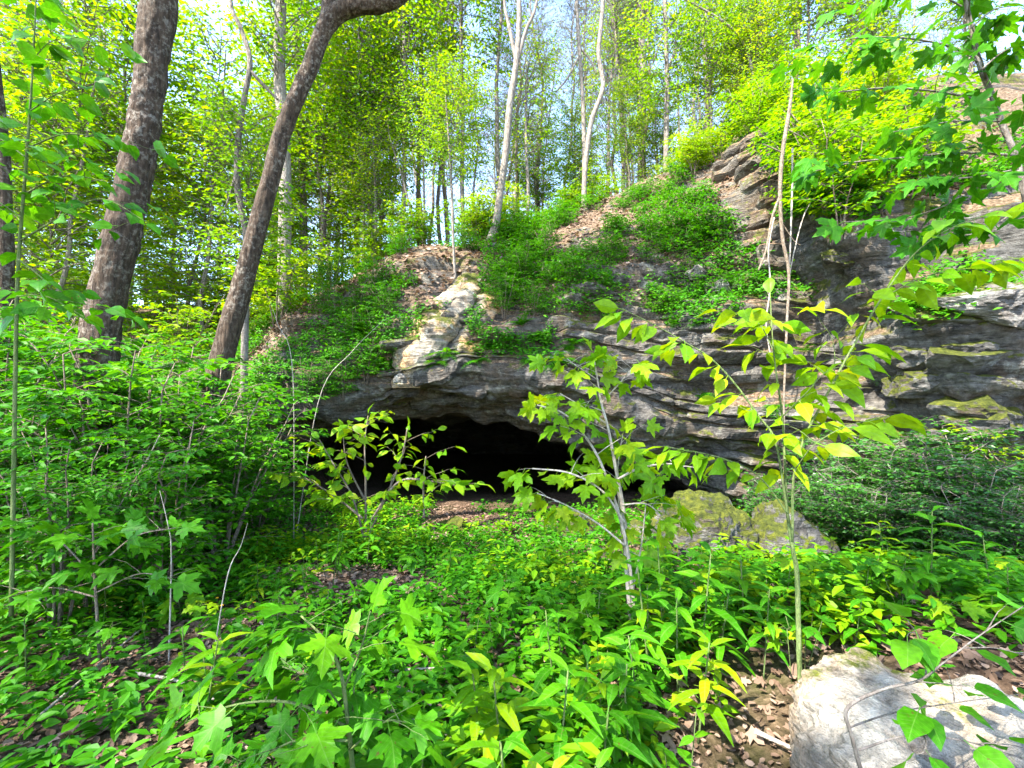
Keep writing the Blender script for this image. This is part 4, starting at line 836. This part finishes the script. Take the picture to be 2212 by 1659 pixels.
# ------------------------------------------------------------------ herbs near the viewer: each plant a thing, each leaf a part
def herb_data(kind, seed):
    rg = np.random.default_rng(seed); fo = Fol(); m = MB()
    if kind == 'pair':
        H = rg.uniform(.22, .42); a0 = rg.uniform(0, 6); pts = np.stack([np.linspace(0, .05, 5) * cos(a0), np.linspace(0, .05, 5) * sin(a0), np.linspace(-.03, H, 5)], 1); tube(m, pts, np.linspace(.0035, .0015, 5), 5)
        for k in range(4):
            p = pts[1 + k] if k < 4 else pts[4]; a = a0 + k * pi / 2
            for sd in (0, pi):
                fo.add(p, np.array((cos(a + sd), sin(a + sd), rg.uniform(-.1, .35))), ZUP + rg.normal(size=3) * .2, (.105 - .013 * k) * rg.uniform(.8, 1.2))
        fo.add(pts[4], np.array((cos(a0), sin(a0), .6)), ZUP + rg.normal(size=3) * .3, .05)
        return m.mesh('stem', M_STEM), fo, ('ovate', L_OV)
    if kind == 'lance':
        H = rg.uniform(.38, .6); a0 = rg.uniform(0, 6); pts = np.stack([np.linspace(0, .06, 6) * cos(a0), np.linspace(0, .06, 6) * sin(a0), np.linspace(-.03, H, 6)], 1); tube(m, pts, np.linspace(.005, .003, 6), 6)
        for k in range(15):
            t = .35 + .65 * k / 14; p = pts[0] + (pts[5] - pts[0]) * t; a = a0 + k * 2.4
            fo.add(p, np.array((cos(a), sin(a), .55 - .75 * (1 - t) + rg.normal() * .1)), ZUP + rg.normal(size=3) * .15, (.17 - .05 * max(0, t - .8) * 5) * rg.uniform(.8, 1.15))
        return m.mesh('stem', M_STEM), fo, ('lance', L_LAN)
    if kind == 'three':
        H = rg.uniform(.15, .3)
        for q in range(3):
            a0 = q * 2.1 + rg.uniform(0, 1); pts = np.stack([np.linspace(0, .10, 5) * cos(a0), np.linspace(0, .10, 5) * sin(a0), np.linspace(-.03, H * rg.uniform(.7, 1.1), 5)], 1); tube(m, pts, .002, 4)
            for k in (-1.2, 0, 1.2): fo.add(pts[4], np.array((cos(a0 + k), sin(a0 + k), rg.uniform(-.25, .1))), ZUP + rg.normal(size=3) * .2, .085 * rg.uniform(.8, 1.2))
        return m.mesh('stem', M_STEM), fo, ('round', L_RND)
    H = rg.uniform(.18, .35); a0 = rg.uniform(0, 6); pts = np.stack([np.linspace(0, .04, 5) * cos(a0), np.linspace(0, .04, 5) * sin(a0), np.linspace(-.03, H, 5)], 1); tube(m, pts, .0028, 5)
    for k in range(6):
        a = a0 + k * 1.57 + rg.normal() * .2; p = pts[4 if k < 4 else 3]; q = p + np.array((cos(a), sin(a), .2)) * .05; tube(m, np.stack([p, (p + q) / 2, q]), .0015, 4)
        fo.add(q, np.array((cos(a), sin(a), rg.uniform(-.45, .0))), ZUP + rg.normal(size=3) * .2, .11 * rg.uniform(.8, 1.2))
    return m.mesh('stem', M_STEM), fo, ('maple', L_MAP)
HL = {'pair': ('woodland_herb', 'woodland herb with paired oval leaves', 'herb', 'herbs with paired leaves'),
      'lance': ('tall_weed', 'weed with long pointed leaves up its stem', 'weed', 'tall weeds with pointed leaves'),
      'three': ('creeping_herb', 'herb with rounded leaves in threes', 'herb', 'herbs with leaves in threes'),
      'maple': ('maple_seedling', 'maple seedling with a few lobed leaves', 'seedling', 'tiny maple seedlings')}
HD = {k: [herb_data(k, 600 + 10 * j + i) for i in range(5)] for j, k in enumerate(HL)}
def herb(kind, i, x, y, sc, z=None, bright=None):
    nm, lb, ca, gr = HL[kind]; lb = ('tall ' if sc > 1.12 else 'small ' if sc < .85 else '') + lb + ' near ' + near(x, y); st, fo, (tn, tm) = HD[kind][i % 5]
    z = float(ground_z(np.array(x), np.array(y))) if z is None else z
    r = thing(nm, (x, y, z), lb, ca, gr, i * 1.7, sc); link('stem', st, r)
    bright = (i % 3 == 0) if bright is None else bright
    for p, d, u, s in zip(*fo.arr()): link('leaf', leaf_mesh(tn, tm, M_NB if bright else M_NM), r, leafM(p, d, u, s))
def blocked(x, y):
    return (((x - 1.66) / .8) ** 2 + ((y - 1.66) / .7) ** 2 < 1) or (((x - 2.75) / 1.3) ** 2 + ((y - 5.6) / .9) ** 2 < 1)
def gpt(px, py):
    """forest floor point seen at a photo position"""
    Yt = 1.2
    for k in range(400):
        p = P(px, py, Yt)
        if p[2] <= float(ground_z(p[0], p[1])): break
        Yt += .02
    return P(px, py, Yt)
for i, (px, Y_, sc) in enumerate([(1095, 1.85, 1.05), (1190, 1.75, 1.0), (1285, 1.8, 1.0), (1120, 1.45, .95), (1270, 1.45, .95), (1180, 1.5, .9), (1400, 2.5, 1.1), (1455, 2.4, 1.1), (1500, 2.55, 1.1), (1380, 2.2, 1.0), (450, 2.2, .95), (425, 2.35, .9), (480, 2.3, .9), (1430, 2.7, 1.1), (1540, 2.6, 1.0), (1050, 2.0, .9), (1330, 1.9, .85), (1240, 2.1, .95)]):
    herb('lance', i, (px - 1106) / FP * Y_, Y_, sc * 1.1, bright=(i % 5 == 0))
rng = np.random.default_rng(33); n = 0
HP_ = []
while n < 330:
    y = 1.25 + 4.0 * rng.random() ** 1.25; x = rng.uniform(-1.2, 1.2) * y
    if blocked(x, y): continue
    m_ = float(fbm(np.array((x * .9, y * .9, 3.)), 3, 77))
    if m_ < -.22 and rng.random() < .9: continue
    if x / y < -.45 and y < 3.2 and rng.random() < .45: continue
    kind = ('pair', 'maple', 'pair', 'three', 'maple', 'pair', 'lance')[n % 7]
    herb(kind, n, x, y, rng.uniform(.6, 1.15) * (.75 if y < 1.7 else 1)); n += 1; HP_.append((x, y))
# grass blades at the left edge
def tuft(x, y, label, nbl, seed):
    rg = np.random.default_rng(seed); z = float(ground_z(np.array(x), np.array(y))); r = thing('grass_tuft', (x, y, z), label, 'grass')
    bm_ = ovate([(0, .02), (.3, .028), (.6, .024), (.85, .012), (1, .002)], .6, .45); me = leaf_mesh('blade', bm_, M_NM)
    for i in range(nbl):
        a = rg.uniform(-.9, .9); link('blade', me, r, leafM((0, 0, -.02), np.array((cos(a), sin(a), rg.uniform(.5, 1.6))), ZUP + rg.normal(size=3) * .2, rg.uniform(.4, .7)))
tuft(-1.75, 1.5, 'tuft of long grass blades reaching in at the left edge', 9, 5); tuft(-1.9, 1.75, 'narrow grass tuft behind the long blades at the left edge', 7, 6)
# yellow wildflowers
fm = MB(); leaves(fm, L_RND, np.zeros((5, 3)), np.array([(cos(a), sin(a), .35) for a in np.arange(5) * 2 * pi / 5]), np.tile(ZUP, (5, 1)), .014); fme = fm.mesh('blossom', M_YEL)
for i, (px, py) in enumerate([(468, 1292), (478, 1308), (516, 1318), (548, 1302), (505, 1440), (466, 1362), (672, 1480)]):
    g = gpt(px, py + 50); top = P(px, py, g[1]); zz = top[2] - g[2]
    r = thing('wildflower', g, 'tiny yellow wildflower on a thin stem among the weeds', 'flower', 'yellow wildflowers')
    m = MB(); tube(m, np.array([(0, 0, -.02), (.004, 0, zz * .5), (0, 0, zz)]), .0014, 4); link('stem', m.mesh('stem', M_STEM), r)
    o = link('blossom', fme, r); o.location = (0, 0, zz)

# ------------------------------------------------------------------ fallen sticks and dry stems
def stick(label, pix, w, lift=.012, Ys=None):
    lift += .035
    pts = np.array([(gpt(a, b) if Ys is None else P(a, b, Ys[i])) + np.array((0, 0, lift)) for i, (a, b) in enumerate(pix)])
    rad = np.linspace(1, .55, len(pts)) * w; S = smooth_line(np.hstack([pts, rad[:, None]]), 8 * len(pts)); m = MB(); tube(m, S[:, :3], S[:, 3], 7, .12, int(pix[0][0]))
    tag(link('fallen_branch', m.mesh('fallen_branch', M_STICK)), label, 'branch')
stick('thick pale fallen branch lying beside the small mossy stone', [(835, 1560), (900, 1595), (960, 1625), (1010, 1662)], .022, .03)
stick('long thin pale stick crossing the ground before the mossy stone', [(780, 1480), (880, 1520), (960, 1570), (1060, 1625)], .008, .03)
stick('dry horizontal stick lying behind the tall weeds', [(790, 1490), (900, 1478), (1000, 1475)], .008, .05)
stick('forked brown stick lying on the bare leaf litter', [(290, 1478), (370, 1492), (430, 1515), (470, 1545)], .010, .03)
stick('short white peeled stick under the low maple seedling', [(575, 1538), (640, 1540), (720, 1545)], .012, .03)
stick('pale stick at the foot of the pale boulder', [(1632, 1612), (1680, 1635), (1740, 1665)], .012, .03)
stick('thin crooked stick rising from the weeds to the maple seedling', [(560, 1370), (600, 1430), (630, 1480), (660, 1490)], .007, .06)
stick('long thin stick slanting across the litter', [(60, 1600), (150, 1520), (260, 1420), (330, 1360)], .008, .04)
def dry(label, pix, Y_, w):
    pts = np.array([P(a, b, Y_) for a, b in pix]); pts[0, 2] = float(ground_z(pts[0, 0], pts[0, 1])) - .05
    S = smooth_line(pts, 20); m = MB(); tube(m, S, np.linspace(w * .8, w * .2, 20), 6, .1); tag(link('dry_stem', m.mesh('dry_stem', M_STICK)), label, 'stem')
dry('pale upright dry stem standing in the left undergrowth', [(368, 1300), (370, 1200), (362, 1130), (345, 1060)], 3.0, .007)
dry('slanting dry stem leaning from the weeds toward the shrubs', [(455, 1330), (490, 1250), (520, 1180), (535, 1130)], 2.8, .006)
dry('bleached bare branch poking out of the left shrubs', [(255, 1110), (285, 1060), (320, 990), (345, 940)], 4.0, .016)
dry('pale slanting sapling stem over the left end of the cave mouth', [(640, 960), (690, 860), (760, 760), (830, 690)], 6.8, .010)
dry('thin curved brown stem among the shrubs left of the cave', [(640, 900), (632, 800), (600, 700), (580, 640)], 6.0, .007)

# ------------------------------------------------------------------ ground cover, leaf litter, bank plants (uncountable)
rng = np.random.default_rng(55)
def scatter_cover(n, fx, msk, nl, size, hmax, mb_, tmpl):
    x, y = fx(n); p = np.stack([x, y, 0 * x], -1); keep = msk(x, y, fbm(p * .9 + 3, 3, 77)); x, y = x[keep], y[keep]; z = ground_z(x, y); k = len(x)
    h = rng.uniform(.03, hmax, k)
    for j in range(nl):
        a = rng.uniform(0, 2 * pi, k); hh = h * rng.uniform(.5, 1, k)
        pos = np.stack([x + .03 * np.cos(a), y + .03 * np.sin(a), z + hh], -1); d = np.stack([np.cos(a), np.sin(a), rng.normal(0, .25, k) - .05], -1)
        leaves(mb_, tmpl, pos, d, np.array((0, 0, 1.)) + rng.normal(size=(k, 3)) * .3, size * rng.uniform(.6, 1.25, k))
def fx1(n):
    y = 1.0 + 8.6 * rng.random(n) ** .82; return rng.uniform(-1.3, 1.3, n) * y, y
def mk1(x, y, m): return (m > -.42) & ~((((x - 1.66) / .8) ** 2 + ((y - 1.66) / .7) ** 2 < 1)) & ~((x / y < -.45) & (y < 3.4) & (rng.random(len(x)) < .5)) & ~((y > 9.4) & (x > -4.2) & (x < 3.5))
def mk2(x, y, m): return mk1(x, y, m) & (fbm(np.stack([x * .7, y * .7, 0 * x + 9], -1), 3, 13) > .12)
mb = MB(); scatter_cover(13500, fx1, mk1, 7, .08, .28, mb, L_MID)
stuff('ground_cover', mb.mesh('ground_cover', M_LM, False), 'low green leafy ground cover over the whole forest floor', 'ground cover')
mb = MB(); scatter_cover(7000, fx1, mk2, 8, .09, .42, mb, L_MID)
stuff('tall_ground_cover', mb.mesh('tall_ground_cover', M_LB, False), 'taller yellow green leafy clumps standing above the low ground cover', 'ground cover')
mb = MB(); x, y = fx1(46000); z = ground_z(x, y); a = rng.uniform(0, 2 * pi, len(x))
leaves(mb, L_DEAD, np.stack([x, y, z + rng.uniform(.0, .03, len(x))], -1), np.stack([np.cos(a), np.sin(a), rng.normal(0, .25, len(x))], -1), ZUP + rng.normal(size=(len(x), 3)) * .35, rng.uniform(.02, .048, len(x)) * np.where(y < 3.5, 1, 1.5), 1.1)
x, y = fx1(9000); z = ground_z(x, y); a = rng.uniform(0, 2 * pi, len(x))
leaves(mb, L_MAPLO, np.stack([x, y, z + rng.uniform(.01, .04, len(x))], -1), np.stack([np.cos(a), np.sin(a), rng.normal(0, .35, len(x))], -1), ZUP + rng.normal(size=(len(x), 3)) * .5, rng.uniform(.04, .09, len(x)), .9)
# litter on bank and outcrop
x = rng.uniform(-14, 8, 15000); v = rng.uniform(4.4, 7.6, len(x)); p = hill(x, v); nn = LN(x, v); k = nn[:, 2] > .35; p, nn = p[k], nn[k]; a = rng.uniform(0, 2 * pi, len(p))
leaves(mb, L_DEAD, p + nn * .02, np.stack([np.cos(a), np.sin(a), rng.normal(0, .3, len(p))], -1), nn + rng.normal(size=p.shape) * .35, rng.uniform(.06, .13, len(p)), 1.2)
def out_pts(n, r0, r1):
    i = rng.uniform(r0, r1, n).astype(int); j = rng.integers(30, 120, n); return OP[i, j] + rng.normal(size=(n, 3)) * np.array((.04, .04, 0)), ON[i, j]
p, nn = out_pts(5000, 60, 165); k = nn[:, 2] > .4; p, nn = p[k], nn[k]; a = rng.uniform(0, 2 * pi, len(p))
leaves(mb, L_DEAD, p + nn * .02, np.stack([np.cos(a), np.sin(a), rng.normal(0, .3, len(p))], -1), nn + rng.normal(size=p.shape) * .35, rng.uniform(.06, .12, len(p)), 1.2)
stuff('leaf_litter', mb.mesh('leaf_litter', M_DEAD, False), 'brown dead leaves littering the ground and the bank', 'leaf litter')
mb = MB(); x = rng.uniform(-9, 7.5, 22000); v = np.where(x < .8, rng.uniform(3.3, 7.4, len(x)), np.where(x < 4.2, rng.uniform(4.25, 7.4, len(x)), rng.uniform(4.7, 7.4, len(x)))); m_ = fbm(np.stack([x * .8, v * 1.2, 0 * x], -1), 3, 91); k = (m_ > -.12) & ~((x > 4.4) & (v > 5.0) & (v < 6.9) & (m_ < .05)) & ~((x < -.9) & (x > -2.6) & (v < 5.8) & (m_ < .35)); x, v = x[k], v[k]; p = hill(x, v); nn = LN(x, v)
for j in range(5):
    a = rng.uniform(0, 2 * pi, len(p)); d = np.stack([np.cos(a), np.sin(a), rng.normal(0, .4, len(p))], -1) + nn * .5
    leaves(mb, L_LO, p + nn * rng.uniform(.02, .22, (len(p), 1)) + rng.normal(size=p.shape) * .05, d, nn + ZUP + rng.normal(size=p.shape) * .4, rng.uniform(.05, .10, len(p)))
p, nn = out_pts(8000, 60, 165); k = (nn[:, 2] > .12) & (fbm(p * .9, 2, 4) > -.15); p, nn = p[k], nn[k]
for j in range(5):
    a = rng.uniform(0, 2 * pi, len(p)); d = np.stack([np.cos(a), np.sin(a), rng.normal(0, .4, len(p))], -1) + nn * .4
    leaves(mb, L_LO, p + nn * rng.uniform(.03, .28, (len(p), 1)) + rng.normal(size=p.shape) * .08, d, nn + ZUP + rng.normal(size=p.shape) * .4, rng.uniform(.07, .13, len(p)))
stuff('bank_plants', mb.mesh('bank_plants', M_LM, False), 'small creeping plants covering the steep bank above the cave', 'ground cover')
